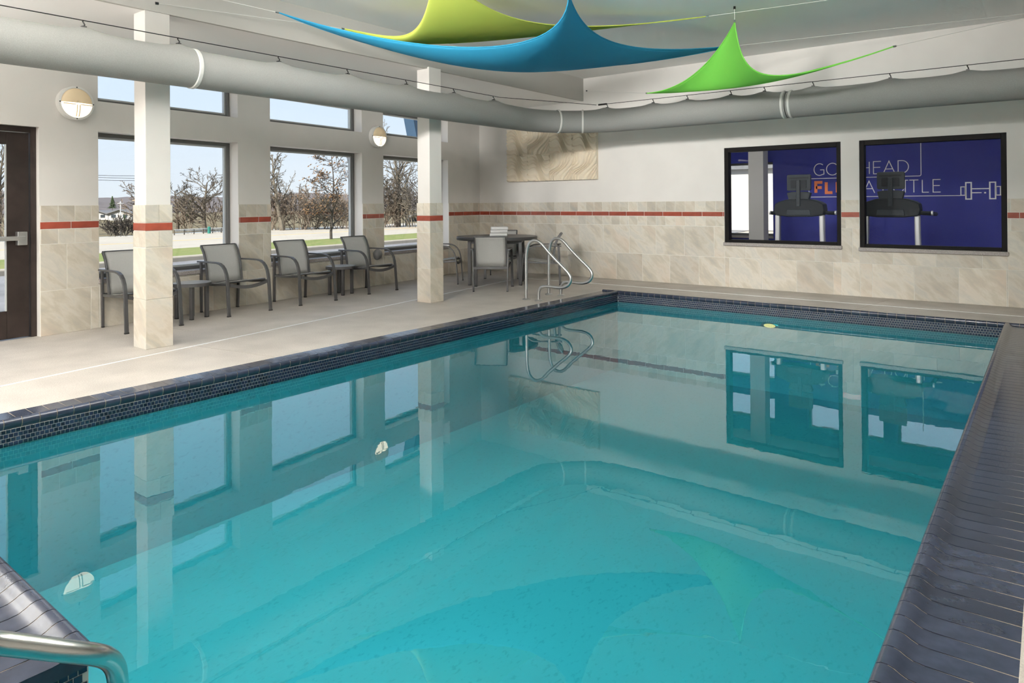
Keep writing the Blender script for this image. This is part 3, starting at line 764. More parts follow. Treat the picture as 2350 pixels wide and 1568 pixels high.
# ------------------------------------------------------------------ side tables and round table
def side_table(P, label):
    t = thing('side_table', label, 'table', (P[0], P[1], 0), .3, 'low round side tables')
    MB().lathe([(.205, .392), (.222, .394), (.224, .43), (.218, .436), (.2, .436)], 40).build('rim', 'chair_metal', t, True)
    MB().lathe([(.0001, .437), (.212, .437), (.214, .434)], 40).build('table_top', 'laminate', t, True)
    for k_ in range(4):
        a = math.pi/4+k_*math.pi/2; m = MB(); x_, y_ = .165*math.cos(a), .165*math.sin(a)
        m.box(x_-.02, x_+.02, y_-.02, y_+.02, .012, .395); l_ = m.build('leg', 'chair_metal', t, bevel=.003)
        MB().box(x_-.019, x_+.019, y_-.019, y_+.019, 0, .014).build('foot', 'chair_foot', l_)
    return t
P1 = onz(440, 647.5, .437); P2 = onz(782, 609.5, .437)
side_table(P1, 'low round grey side table just right of the near column'); side_table(P2, 'low round grey side table between the third and fourth armchairs')

t = thing('round_table', 'round dark slatted dining table in the far corner', 'table', (TCX, TCY, 0), FA)
RT, HT = .70, .80
MB().lathe([(RT-.05, HT-.055), (RT-.004, HT-.055), (RT, HT-.05), (RT, HT-.004), (RT-.004, HT), (RT-.045, HT)], 64).build('rim', 'chair_metal', t, True)
MB().lathe([(.0001, HT-.03), (RT-.05, HT-.03)], 48).build('tray', 'chair_foot', t)
ns = 13; wd = 2*(RT-.047)/ns
for i in range(ns):
    y0 = -(RT-.047)+wd*i+.003; y1 = y0+wd-.006; R_ = RT-.047
    pl = [(math.sqrt(max(0, R_*R_-y*y)), y) for y in (y0, (y0+y1)/2, y1)]
    poly = [(-a, b) for a, b in pl[::-1]]; poly = [(pl[0][0], y0), (pl[1][0], (y0+y1)/2), (pl[2][0], y1), (-pl[2][0], y1), (-pl[1][0], (y0+y1)/2), (-pl[0][0], y0)]
    MB().prism(poly, HT-.028, HT-.001).build('slat', 'table_top', t)
for sx, sy in ((1, 1), (1, -1), (-1, 1), (-1, -1)):
    x_, y_ = .425*sx, .425*sy; l_ = MB().box(x_-.04, x_+.04, y_-.028, y_+.028, .01, HT-.05).build('leg', 'chair_metal', t, bevel=.004)
    MB().box(x_-.038, x_+.038, y_-.026, y_+.026, 0, .012).build('foot', 'chair_foot', l_)
ap = MB(); ap.box(-.43, .43, -.44, -.42, HT-.11, HT-.05); ap.box(-.43, .43, .42, .44, HT-.11, HT-.05); ap.box(-.44, -.42, -.43, .43, HT-.11, HT-.05); ap.box(.42, .44, -.43, .43, HT-.11, HT-.05)
ap.build('apron', 'chair_metal', t)
# towels: three folded, stacked
TP = Vector((-7.50, 9.20, 0))
for i, lab in enumerate(('bottom folded white towel of the stack on the round table', 'middle folded white towel of the stack on the round table', 'top folded white towel of the stack on the round table')):
    tw = thing('folded_towel', lab, 'towel', (TP.x+.006*(i-1), TP.y+.004*i, HT+.054*i), -.87+.05*(i-1), 'folded towels on the table')
    z0, T_, L_, W_ = .0006, .0525, .105-.004*i, .150-.003*i
    pl = [(-L_, z0)]+[(L_-.022+.022*math.sin(a), z0+T_/2-T_/2*math.cos(a)) for a in [math.pi*q/10 for q in range(11)]]+[(-L_, z0+T_)]
    MB().prism(pl, -W_, W_, 'y').build('fold', 'towel', tw, True, bevel=.010)
    MB().prism([(-L_, z0+T_*.44), (L_+.0012, z0+T_*.47), (L_+.0012, z0+T_*.53), (-L_, z0+T_*.56)], -W_-.0012, W_+.0012, 'y').build('crease', 'towel', tw)

# ------------------------------------------------------------------ pool grab rails
def rounded(path, r=.0, n=0): return path
def smooth_path(pts, it=2):
    P = [Vector(p) for p in pts]
    for _ in range(it):
        Q = [P[0]]
        for a, b in zip(P, P[1:]): Q += [a*.75+b*.25, a*.25+b*.75]
        Q.append(P[-1]); P = Q
    return P
def grab_rail(y, label, dx=0):
    prof = [(-.215, 0), (-.215, .25), (-.213, .56), (-.205, .68), (-.165, .795), (-.09, .845), (-.012, .84), (.06, .80), (.17, .69), (.33, .555), (.47, .445), (.535, .375), (.54, .315), (.50, .25), (.43, .215), (.33, .205), (.21, .21), (.10, .212), (.03, .185), (.0, .12), (0, 0)]
    t = thing('grab_rail', label, 'handrail', (-5.655+dx, y, 0), 0, 'stainless pool grab rails')
    MB().tube(smooth_path([(a, 0, b) for a, b in prof]), .0215, 14).build('rail_tube', 'steel_satin', t, True)
    for a in (-.215, 0): MB().lathe([(.055, .0005), (.056, .006), (.05, .014), (.027, .022), (.024, .022)], 24, 'z', (a, 0, 0)).build('escutcheon', 'steel_satin', t, True)
grab_rail(7.805, 'stainless steel looped pool grab rail nearer the viewer')
grab_rail(8.42, 'stainless steel looped pool grab rail nearer the back wall', -.04)

# entry handrail beside the steps, in the notch at the viewer's feet
hr = thing('handrail', 'polished steel stair handrail entering the water in the foreground', 'handrail', (-1.9, .2, 0))
hp = [dep(-420, 1440, 1.25), dep(-60, 1470, 1.52), dep(60, 1483, 1.585), dep(160, 1496, 1.64), dep(222, 1502, 1.69), dep(252, 1512, 1.735), dep(268, 1536, 1.77), dep(272, 1580, 1.79)]
last = hp[-1]; hp += [Vector((last.x, last.y, -.10)), Vector((last.x, last.y, -.60))]
first = hp[0]; hp = [Vector((first.x, -1.75, -.02)), Vector((first.x, -1.75, .30)), Vector((first.x, -1.6, .62)), Vector((first.x, -1.2, .60))] + hp
MB().tube([p-Vector(hr.location) for p in smooth_path(hp, 3)], .0245, 20).build('rail_tube', 'steel', hr, True)
MB().lathe([(.055, -.0), (.056, .008), (.027, .022)], 24, 'z', tuple(Vector((first.x, -1.75, 0))-Vector(hr.location))).build('escutcheon', 'steel_satin', hr, True)

# underwater light in the back pool wall
pl_ = thing('pool_light', 'warm glowing underwater light in the back pool wall', 'pool light', (-2.94, YB, -.275))
for nm, m_, pr in (('ring', 'steel_satin', [(.115, -.001), (.118, -.012), (.10, -.018)]), ('lens', 'pool_lamp', [(.10, -.006), (.09, -.016), (.05, -.022), (.0001, -.024)])):
    b_ = MB().lathe(pr, 32, 'y'); b_.v = [(a, b, c*.34) for a, b, c in b_.v]; b_.build(nm, m_, pl_, True)

# rounded grey cover low on the pier behind the fourth chair
cv = thing('wall_cover', 'grey rounded cover on the tiled pier behind the fourth armchair', 'wall fitting', (0, 0, 0)); cv.matrix_world = MW @ Matrix.Translation((3.10, .012, .52))
MB().lathe([(.085, 0), (.085, .02), (.075, .05), (.05, .075), (.0001, .085)], 28, 'y').build('dome', 'grey_plastic', cv, True)
MB().lathe([(.092, 0), (.092, .012), (.086, .014)], 28, 'y').build('flange', 'grey_plastic', cv, True)

# ------------------------------------------------------------------ added fill lamps shaped as ceiling fixtures, behind the viewer (out of the picture)
def fill_panel(x, y, z, m_='fill_panel'):  # added fill panel, unseen, brightens the hall
    t = thing('fill_light', 'added white fill light panel behind the viewpoint', 'ceiling light', (x, y, z), 0, 'added ceiling fill panels')
    f = MB(); a, b, t_ = .62, .62, .03
    f.box(-a, a, -b, -b+t_, -.022, -.001); f.box(-a, a, b-t_, b, -.022, -.001); f.box(-a, -a+t_, -b+t_, b-t_, -.022, -.001); f.box(a-t_, a, -b+t_, b-t_, -.022, -.001)
    f.build('frame', 'lamp_white', t); MB().box(-a+t_, a-t_, -b+t_, b-t_, -.014, -.002).build('diffuser', m_, t)
def pendant(x, y, z, zc):  # added hanging fill panel, unseen, brightens the ceiling
    t = thing('fill_pendant', 'added hanging fill panel shining up and down, behind the viewpoint', 'fill lamp', (x, y, z), 0, 'added hanging fill panels')
    f = MB(); a, t_ = .62, .03
    f.box(-a, a, -a, -a+t_, -.03, .03); f.box(-a, a, a-t_, a, -.03, .03); f.box(-a, -a+t_, -a+t_, a-t_, -.03, .03); f.box(a-t_, a, -a+t_, a-t_, -.03, .03)
    f.build('frame', 'lamp_white', t); b_ = a-t_
    MB().box(-b_, b_, -b_, b_, -.024, -.012).build('lower_diffuser', 'fill_panel', t); MB().box(-b_, b_, -b_, b_, .012, .024).build('upper_diffuser', 'fill_up', t)
    for sx in (-1, 1):
        for sy in (-1, 1): MB().tube([(sx*.6, sy*.6, .03), (sx*.6, sy*.6, zc-z-.001)], .004, 6).build('wire', 'cable', t)
for x_, y_ in ((-4.4, 1.2), (-2.9, 2.7), (-1.3, 3.5)): pendant(x_, y_, 3.02, Z_CEIL)
pendant(-7.45, .1, 2.70, Z_SOF)
for x_, y_ in ((-4.8, -.4), (-2.2, .0), (-4.8, -2.8), (-2.2, -2.8), (1.9, -2.8)): fill_panel(x_, y_, Z_CEIL)
def spotlight(p, q, power, size, label):  # added fill spot, unseen, brightens the far end of the hall
    p, q = Vector(p), Vector(q); t = thing('fill_spotlight', label, 'spotlight', p, 0, 'added fill spotlights')
    R_ = (q-p).to_track_quat('-Z', 'Y').to_matrix().to_4x4()
    h = MB().lathe([(.10, .26), (.22, .20), (.29, .02), (.29, -.06), (.275, -.06), (.272, .02), (.20, .18), (.0001, .19)], 28).build('housing', 'lamp_white', t, True); h.matrix_local = R_
    MB().tube([(0, 0, .05), (0, 0, Z_CEIL-p.z-.03)], .012, 8).build('arm', 'lamp_white', t); MB().lathe([(.06, Z_CEIL-p.z-.035), (.07, Z_CEIL-p.z-.001)], 16).build('base', 'lamp_white', t, True)
    ld = bpy.data.lights.new('spot', 'SPOT'); ld.energy = power; ld.spot_size = size; ld.spot_blend = 1.0; ld.shadow_soft_size = .24; ld.color = (1, .97, .93)
    lo = bpy.data.objects.new('spot_beam', ld); COL.objects.link(lo); lo.parent = t; lo.matrix_local = R_ @ Matrix.Translation((0, 0, -.32)); lo['kind'] = 'helper'
SPOT = 1000  # power of the added fill spots
spotlight((-4.2, .9, 3.3), (-6.7, 9.4, .8), SPOT, 1.25, 'added fill spotlight aimed at the round table corner')
spotlight((-3.6, .6, 3.3), (-5.6, 10.8, 1.6), SPOT, 1.15, 'added fill spotlight aimed at the carved panels')
spotlight((-1.3, 1.6, 3.3), (-2.4, 10.8, 1.6), SPOT, 1.15, 'added fill spotlight aimed at the interior windows')
spotlight((-5.0, -3.2, 2.9), (-8.0, 6.5, .3), SPOT*.6, 1.2, 'added fill spotlight aimed at the row of armchairs')
for y_ in (-3.2, -1.8): fill_panel(-7.45, y_, Z_SOF, 'fill_soffit')  # added fill panels under the near soffit

# ------------------------------------------------------------------ fitness room behind the interior windows
YG = 15.0; GX0, GX1, GZ = -8.6, X_R+.25, 3.35
ux = lambda u, v=460: ony(u, v, YG).x
GW = [(ux(1774)-1.83, ux(1774), .62, 2.21)]
GU = [(ux(1774)-1.83, ux(1774), 2.57, 3.09), (ux(1847, 420), ux(2024, 420), 2.57, 3.09), (ux(2053, 420), ux(2053, 420)+1.83, 2.57, 3.09)]
struct(MB().box(GX0, GX1, YW+.16, YG+.3, -.25, 0).build('floor_fitness', 'gym_floor'))
struct(MB().box(GX0, GX1, YW+.1, YG+.3, GZ, 4.02).build('ceiling_fitness', 'soffit_paint'))
struct(MB().box(GX0-.3, GX0, YW+.1, YG+.3, -.3, 4.02).build('wall_fitness_left', 'gym_paint'))
struct(MB().box(GX1, GX1+.25, YW+.1, YG+.3, -.3, 4.02).build('wall_fitness_right', 'gym_paint'))
wf = struct(wall_holes(MB(), GX0, GX1, -.3, 4.02, GW+GU, YG, YG+.3).build('wall_fitness_back', 'blue_wall'))
for a, b, z0, z1 in GW+GU:
    root = bpy.data.objects.new('window_%d' % k, None); COL.objects.link(root); struct(root); k += 1
    f = MB(); t_ = .045; y0, y1 = YG+.16, YG+.25
    f.box(a, a+t_, y0, y1, z0, z1); f.box(b-t_, b, y0, y1, z0, z1); f.box(a, b, y0, y1, z1-t_, z1); f.box(a, b, y0, y1, z0, z0+t_)
    f.build('window_frame', 'frame_grey', root); MB().box(a+.03, b-.03, YG+.20, YG+.206, z0+.03, z1-.03).build('window_pane', 'window_glass', root)
    if z0 < 1: MB().box(a-.01, b+.01, YG-.04, YG+.16, z0-.05, z0).build('window_sill', 'granite', root, bevel=.004)
YC = 14.2
xa, xb2 = ony(1718, 460, YC).x, ony(1752, 460, YC).x
c_ = struct(MB().box(xa, xb2, YC, YC+.3, 0, GZ+.01).build('column', 'gym_paint')); c_['label'] = 'grey square column inside the fitness room'

# wall graphic: thin raised vinyl lettering on the blue wall
gr = thing('wall_lettering', 'white and orange motivational lettering with a dumbbell on the blue wall', 'wall graphic', (0, YG, 0))
YP = YG-.004
def PXZ(u, v):
    p = ony(u, v, YP); return (p.x, p.z)
def ribbon(mb, pts, wd, closed=False):
    P = [Vector(p) for p in pts]; n = len(P); b = len(mb.v)
    for i, p in enumerate(P):
        a = P[i-1] if (i > 0 or closed) else p; c = P[(i+1) % n] if (i < n-1 or closed) else p
        t1 = (p-a).normalized() if (p-a).length > 1e-9 else (c-p).normalized(); t2 = (c-p).normalized() if (c-p).length > 1e-9 else t1
        t_ = (t1+t2).normalized(); nn_ = Vector((-t_.y, t_.x)); k_ = wd/2/max(.4, nn_.dot(Vector((-t1.y, t1.x))))
        for s_ in (-1, 1):
            q = p+nn_*(s_*k_)
            for y in (-.004, .001): mb.v.append((q.x, y, q.y))
    m = n if closed else n-1
    for i in range(m):
        a, c = b+4*i, b+4*((i+1) % n)
        for r_, s_ in ((0, 2), (2, 3), (3, 1), (1, 0)): mb.f.append((a+r_, a+s_, c+s_, c+r_))
    if not closed: mb.f += [(b, b+1, b+3, b+2), (b+4*(n-1), b+4*(n-1)+2, b+4*(n-1)+3, b+4*(n-1)+1)]
def arc(cx, cz, rx, rz, a0, a1, n=18): return [(cx+rx*math.cos(math.radians(a0+(a1-a0)*i/n)), cz+rz*math.sin(math.radians(a0+(a1-a0)*i/n))) for i in range(n+1)]
def glyph(ch, x0, x1, zb, zt):
    w_ = x1-x0; h = zt-zb; zm = zb+h*.53; X = lambda f_: x0+w_*f_; Z = lambda f_: zb+h*f_
    return {'G': [arc(X(.55), Z(.5), w_*.55, h*.5, 50, 300)+[(X(1), Z(.10)), (X(1), Z(.47)), (X(.62), Z(.47))]],
            'O': [arc(X(.5), Z(.5), w_*.5, h*.5, 0, 360, 28)],
            'A': [[(X(0), Z(0)), (X(.5), Z(1)), (X(1), Z(0))], [(X(.17), Z(.36)), (X(.83), Z(.36))]],
            'H': [[(X(0), Z(0)), (X(0), Z(1))], [(X(1), Z(0)), (X(1), Z(1))], [(X(0), Z(.52)), (X(1), Z(.52))]],
            'E': [[(X(1), Z(1)), (X(0), Z(1)), (X(0), Z(0)), (X(1), Z(0))], [(X(0), Z(.52)), (X(.9), Z(.52))]],
            'F': [[(X(1), Z(1)), (X(0), Z(1)), (X(0), Z(0))], [(X(0), Z(.50)), (X(.9), Z(.50))]],
            'D': [[(X(0), Z(0)), (X(0), Z(1)), (X(.35), Z(1))]+arc(X(.35), Z(.5), w_*.65, h*.5, 80, -80)+[(X(.35), Z(0)), (X(0), Z(0))]],
            'T': [[(X(0), Z(1)), (X(1), Z(1))], [(X(.5), Z(1)), (X(.5), Z(0))]],
            'L': [[(X(0), Z(1)), (X(0), Z(0)), (X(1), Z(0))]],
            'I': [[(X(.5), Z(0)), (X(.5), Z(1))]],
            'P': [[(X(0), Z(0)), (X(0), Z(1)), (X(.4), Z(1))]+arc(X(.4), Z(.72), w_*.6, h*.28, 80, -80)+[(X(.4), Z(.44)), (X(0), Z(.44))]],
            'B': [[(X(0), Z(0)), (X(0), Z(1)), (X(.4), Z(1))]+arc(X(.4), Z(.76), w_*.5, h*.24, 80, -80)+[(X(0), Z(.52))], [(X(.4), Z(.52))]+arc(X(.4), Z(.26), w_*.6, h*.26, 80, -80)+[(X(0), Z(0))]]}[ch]
z7 = lambda x_, y_: (1650+x_/3.357, 300+y_/3.357)
HB = PXZ(*z7(1460, 325))[1]; HTP = PXZ(*z7(1460, 228))[1]; LB = PXZ(*z7(1690, 473))[1]; LT = PXZ(*z7(1690, 376))[1]
FB, FT = PXZ(*z7(800, 478))[1], PXZ(*z7(800, 398))[1]
gx = lambda x_: PXZ(*z7(x_, 300))[0]
def word(items, zb, zt, wd, m):
    for ch, a, b in items:
        mb = MB()
        for st_ in glyph(ch, gx(a), gx(b), zb, zt): ribbon(mb, st_, wd)
        mb.build('letter_'+ch.lower(), m, gr)
word([('G', 732, 808), ('O', 828, 920), ('A', 985, 1070), ('H', 1090, 1158), ('E', 1190, 1248), ('A', 1265, 1355), ('D', 1380, 1460)], HB, HTP, .015, 'print_white')
word([('A', 1112, 1198), ('B', 1262, 1322), ('O', 1340, 1425), ('T', 1432, 1505), ('T', 1468+20, 1535), ('L', 1565, 1615), ('E', 1648, 1706)][:3]+[('T', 1412, 1456), ('T', 1465, 1535), ('L', 1565, 1615), ('E', 1648, 1706)], LB, LT, .015, 'print_white')
word([('F', 745, 795), ('L', 825, 872), ('I', 895, 925), ('P', 950, 1000)], FB, FT, .058, 'print_orange')
zz = lambda x_, y_: PXZ(*z7(x_, y_))
zl1, zl2, zl3 = zz(800, 368)[1], zz(800, 511)[1], zz(1556, 90)[1]
mb = MB(); R_ = .03
ribbon(mb, [(gx(1050), zl1), (gx(692)+R_, zl1)]+arc(gx(692)+R_, zl1-R_, R_, R_, 90, 180, 6)+[(gx(692), zl2+R_)]+arc(gx(692)+R_, zl2+R_, R_, R_, 180, 270, 6)+[(gx(1860), zl2)], .013)
ribbon(mb, [(gx(1050), zl1), (gx(1556)-R_, zl1)]+arc(gx(1556)-R_, zl1+R_, R_, R_, -90, 0, 6)+[(gx(1556), zl3+.25)], .013)
mb.build('outline', 'print_white', gr)
mb = MB()
def rect(x0, x1, y0, y1, wd):
    a, c = gx(x0), gx(x1); t_, b = zz((x0+x1)/2, y0)[1], zz((x0+x1)/2, y1)[1]; ribbon(mb, [(a, b), (c, b), (c, t_), (a, t_)], wd, True)
rect(1862, 1895, 433, 498, .016); rect(1900, 1942, 400, 527, .022); rect(2085, 2129, 397, 524, .022); rect(2134, 2167, 430, 496, .016)
ribbon(mb, [(gx(1944), zz(2000, 447)[1]), (gx(2083), zz(2000, 447)[1])], .018); ribbon(mb, [(gx(1944), zz(1980, 478)[1]), (gx(2022), zz(1980, 478)[1])], .018)
ribbon(mb, [(gx(2041), zz(2048, 478)[1]), (gx(2056), zz(2048, 478)[1])], .026); ribbon(mb, [(gx(2168), zz(2180, 496)[1]), (gx(2330), zz(2180, 496)[1])], .013)
mb.build('dumbbell', 'print_white', gr)

def treadmill(u, label, y=12.0):
    cx = ony(u, 460, y).x
    t = thing('treadmill', label, 'treadmill', (cx, y, 0), 0, 'treadmills in the fitness room')
    zf = lambda v: ony(u, v, y).z
    zs1, zs0, zp1, zp0, zc1, zc0 = 1.81, 1.54, 1.525, 1.40, 1.405, 1.125
    # screen with rounded corners seen from behind
    def rr(w_, z0, z1, r_): 
        return arc(w_-r_, z1-r_, r_, r_, 0, 90, 5)+arc(-w_+r_, z1-r_, r_, r_, 90, 180, 5)+arc(-w_+r_, z0+r_, r_, r_, 180, 270, 5)+arc(w_-r_, z0+r_, r_, r_, 270, 360, 5)
    s_ = MB().prism(rr(.212, zs0, zs1, .03), .00, .05, 'y').build('screen', 'gym_panel', t, bevel=.006)
    MB().box(-.17, .17, -.008, .002, zs1-.07, zs1-.045).build('vent', 'gym_dark', s_)
    MB().prism(rr(.14, zs0+.04, zs1-.09, .02), -.012, .001, 'y').build('back_cover', 'gym_dark', s_)
    MB().box(-.035, .035, -.045, -.01, zp0-.12, zs0+.18).build('screen_post', 'gym_panel', t, bevel=.008)
    MB().prism([(-.19, zp1-.10), (-.21, zp1-.02), (-.12, zp1), (.12, zp1), (.21, zp1-.02), (.19, zp1-.10), (.17, zp0-.03), (-.17, zp0-.03)], -.01, .08, 'y').build('upper_console', 'gym_panel', t, bevel=.008)
    MB().prism([(-.43, zc0+.02), (-.445, zc0+.10), (-.43, zc0+.19), (-.36, zc1-.05), (-.22, zc1-.01), (0, zc1), (.22, zc1-.01), (.36, zc1-.05), (.43, zc0+.19), (.445, zc0+.10), (.43, zc0+.02), (.38, zc0), (.20, zc0-.02), (-.20, zc0-.02), (-.38, zc0)], -.03, .22, 'y').build('console', 'gym_dark', t, bevel=.015)
    MB().prism([(-.22, zc0+.01), (-.20, zc0+.10), (.20, zc0+.10), (.22, zc0+.01)], -.042, -.02, 'y').build('console_cover', 'gym_panel', t, bevel=.005)
    for sx in (-1, 1):
        MB().tube([(sx*.40, .10, zc0+.06), (sx*.46, .12, zc0+.045), (sx*.56, .2, zc0+.04), (sx*.57, .75, zc0+.02)], .032, 10).build('handle', 'gym_dark', t, True)
        MB().tube([(sx*.575, .19, zc0+.045), (sx*.60, .19, zc0+.045)], .036, 10).build('handle_cap', 'gym_silver', t, True)
        MB().sweep([(sx*.39, .05, zc0+.01), (sx*.395, .05, .8), (sx*.41, .05, .3), (sx*.415, .05, .06)], .11, .085).build('upright', 'gym_silver', t, bevel=.02)
        MB().box(min(sx*.33, sx*.45), max(sx*.33, sx*.45), -.05, 1.75, .05, .17).build('side_rail', 'gym_silver', t, bevel=.02)
    MB().box(-.33, .33, .30, 1.72, .10, .155).build('running_belt', 'gym_dark', t); MB().box(-.38, .38, -.12, .32, .03, .27).build('motor_hood', 'gym_panel', t, bevel=.04)
    for ch in t.children: ch.scale.x = .90
    for sx in (-.38, .38):
        for yy in (-.05, 1.65): MB().box(sx-.03, sx+.03, yy-.03, yy+.03, 0, .06).build('foot', 'gym_dark', t)
treadmill(1833, 'treadmill behind the left interior window, console toward the pool'); treadmill(2044, 'treadmill behind the right interior window, console toward the pool')
for x_ in (-6.8, -4.6, -2.2, .2):  # fill lamps added to brighten the fitness room
    t = thing('fill_light', 'added white fill light panel inside the fitness room', 'ceiling light', (x_, 12.3, GZ), 0, 'added fitness room fill panels')
    MB().box(-.32, .32, -.32, .32, -.03, -.001).build('frame', 'lamp_white', t); MB().box(-.29, .29, -.29, .29, -.034, -.028).build('diffuser', 'fill_gym', t)

# ------------------------------------------------------------------ outdoors
def woff(p): return (Vector(p)-Vector((XW, YW, 0))).dot(NW)
ZG = -.15
o_c1 = woff(onz(270, 612, ZG)); o_c0 = o_c1-.35; o_g = woff(onz(270, 579, -.03)); o_r = woff(onz(268, 543, ZG))
S0, S1 = -260, 160
struct(MB().box(-60, 90, o_c1, -.28, ZG-.3, ZG).build('ground_parking', 'asphalt', M=MW))
struct(MB().box(-3, 6.2, -4.6, -.29, ZG-.2, ZG+.02).build('bounce_slab', 'bounce_slab', M=MW))  # added slab, hidden from view, throws sunlight up to the soffit
struct(MB().box(-60, 90, o_c0, o_c1, ZG-.3, -.02).build('kerb', 'kerb', M=MW, bevel=.03))
gs = MB(); gs.box(-60, 90, o_g, o_c0, ZG-.3, -.03); g_ = gs.build('grass_verge', 'grass', M=MW); g_['kind'] = 'stuff'; tag(g_, 'strip of green lawn between kerb and road', 'grass')
struct(MB().box(S0, S1, o_r, o_g, ZG-.3, ZG).build('road', 'road', M=MW))
struct(MB().box(S0, S1, (o_r+o_g)/2-.12, (o_r+o_g)/2+.0, ZG-.01, ZG+.004).build('road_marking', 'yellow_paint', M=MW))
for i in range(5):
    o = MB().box(8.3+2.7*i, 8.42+2.7*i, o_c1+.4, o_c1+5.2, ZG-.01, ZG+.004).build('parking_line', 'yellow_paint', M=MW); struct(o)
vg = MB(); n1, n2 = 60, 10; pts = []
for j in range(n2+1):
    oo = o_r-(j/n2)**2*260
    for i in range(n1+1):
        ss = S0+(S1-S0)*i/n1; f_ = min(1, (o_r-oo)/120); pts.append((ss, oo, ZG+.02-1.9*f_+(.12*math.sin(ss*.7)*f_)))
vg.grid(pts, n1+1, n2+1); vo = vg.build('ground_field', 'dry_grass', M=MW, smooth=True); struct(vo)
rnd = random.Random(3); hb = MB(); pts = []; nh = 160
hh = [9.0+1.6*math.sin(i*.13)+.7*math.sin(i*.37+1)+rnd.uniform(-.35, .35) for i in range(nh+1)]
for j in range(3):
    for i in range(nh+1):
        ss = -420+900*i/nh; pts.append((ss, o_r-255-40*j, (-4, hh[i]*.75-2.6, hh[i]-1.6)[j]))
hb.grid(pts, nh+1, 3); struct(hb.build('hills', 'hill', M=MW))
struct(MB().box(-13, 80, YG+.3, 140, ZG-.4, ZG-.03).build('ground_rear', 'road'))

# trees: tapered branching limbs grown level by level
def grow(mb, p, d, L, r, lev, rg, P, tips):
    n = P['seg'][min(lev, 3)]; pts = [p]; rad = [r]; dd = d.copy()
    for i in range(n):
        dd = (dd+Vector((rg.gauss(0, 1), rg.gauss(0, 1), rg.gauss(0, .6)))*P['wob']*(1 if lev else .35)+Vector((0, 0, P['up'][min(lev, 3)]))).normalized()
        pts.append(pts[-1]+dd*(L/n)); rad.append(r*(1-.78*(i+1)/n if lev else 1-P['taper']*(i+1)/n))
    mb.tube(pts, [max(q, P['rmin']) for q in rad], (7, 5, 3, 3)[min(lev, 3)], cap=False)
    if lev >= P["lev"]: tips.append((pts[-1], dd)); return
    m = P['kids'][min(lev, 3)]
    for q in range(m):
        lo = P['low'] if lev == 0 else .2
        f_ = lo+(1-lo)*(q+rg.random())/m; x_ = f_*n; i = min(n-1, int(x_)); pos = pts[i]+(pts[i+1]-pts[i])*(x_-i)
        ang = math.radians(P['ang'][min(lev, 3)]+rg.uniform(-14, 14)); az = rg.uniform(0, 2*math.pi)+q*2.4
        ax = dd.cross(Vector((math.cos(az), math.sin(az), .2))).normalized(); td = (pts[i+1]-pts[i]).normalized()
        nd = Matrix.Rotation(ang, 3, ax) @ td
        ln = L*P['len'][min(lev, 3)]*(1.15-.62*f_ if lev == 0 else 1.0-.35*f_)*rg.uniform(.75, 1.15)
        grow(mb, pos, nd, ln, max(P['rmin'], rad[i]*P['rk']), lev+1, rg, P, tips)
def tree(u, v, top, label, bark, seed, z=ZG, P=None, leaf=None, name='bare_tree', rt=.022, dz=0):
    b = onz(u, v, z); b.z = z; D_ = (b-CP).dot(CD); H = D_*(v-top)/F; rg = random.Random(seed)
    Q = dict(seg=(9, 6, 4, 3), wob=.16, up=(.02, .05, .03, .0), taper=.8, kids=(13, 6, 5, 0), low=.28, ang=(52, 42, 40, 35), len=(.52, .50, .52, .5), lev=3, rk=.55, rmin=D_*.00030)
    if P: Q.update(P)
    t = thing(name, label, 'shrub' if 'shrub' in name else 'tree', b)
    mb = MB(); tips = []
    for s_ in range(Q.get('stems', 1)):
        d0 = Vector((0, 0, 1)) if Q.get('stems', 1) == 1 else Vector((rg.gauss(0, .38), rg.gauss(0, .38), 1)).normalized()
        o0 = Vector((0, 0, -.1)) if Q.get('stems', 1) == 1 else Vector((rg.gauss(0, H*Q.get('spread', .22)), rg.gauss(0, H*.1), -.1))
        grow(mb, o0, d0, H*rg.uniform(.86, 1) if Q.get('stems', 1) > 1 else H*Q.get('trunk', .9), H*rt, 0, rg, Q, tips)
    mb.build('branches', bark, t, True)
    if leaf:
        lm = MB(); ls = D_*.0016
        for p, d_ in tips:
            for _ in range(leaf[1]):
                c0 = p+Vector((rg.gauss(0, 1), rg.gauss(0, 1), rg.gauss(0, 1)))*ls*1.6
                a = Vector((rg.gauss(0, 1), rg.gauss(0, 1), rg.gauss(0, 1))).normalized(); b_ = a.orthogonal().normalized(); c2 = a.cross(b_)
                bi = len(lm.v); lm.v += [tuple(c0-b_*ls*1.3), tuple(c0+c2*ls*.6+a*ls*.2), tuple(c0+b_*ls*1.3), tuple(c0-c2*ls*.6+a*ls*.2)]; lm.f.append((bi, bi+1, bi+2, bi+3))
        o = lm.build('leaves', leaf[0], t); o['kind'] = 'stuff'
    return t
WIDE = dict(low=.18, ang=(60, 45, 40, 35), len=(.72, .52, .5, .5), trunk=.72, kids=(15, 7, 5, 0), up=(.02, .06, .03, 0))
TALL = dict(low=.25, ang=(48, 45, 42, 35), len=(.36, .5, .5, .5), kids=(15, 6, 5, 0), trunk=.98, wob=.2)
PYR = dict(low=.16, ang=(70, 48, 42, 35), len=(.37, .5, .5, .5), kids=(26, 6, 4, 0), trunk=.98, up=(.0, .02, .0, 0), wob=.13)
SHR = dict(low=.1, ang=(35, 35, 35, 30), len=(.5, .5, .5, .5), kids=(6, 4, 3, 0), stems=9, seg=(6, 4, 3, 3), wob=.2)
tree(470, 534, 366, 'wide bare oak framed by the first window', 'bark', 11, P=WIDE, rt=.036)
tree(648, 529, 344, 'tall bare tree with broken limbs at left of the middle window', 'bark_grey', 5, P=TALL, rt=.030)
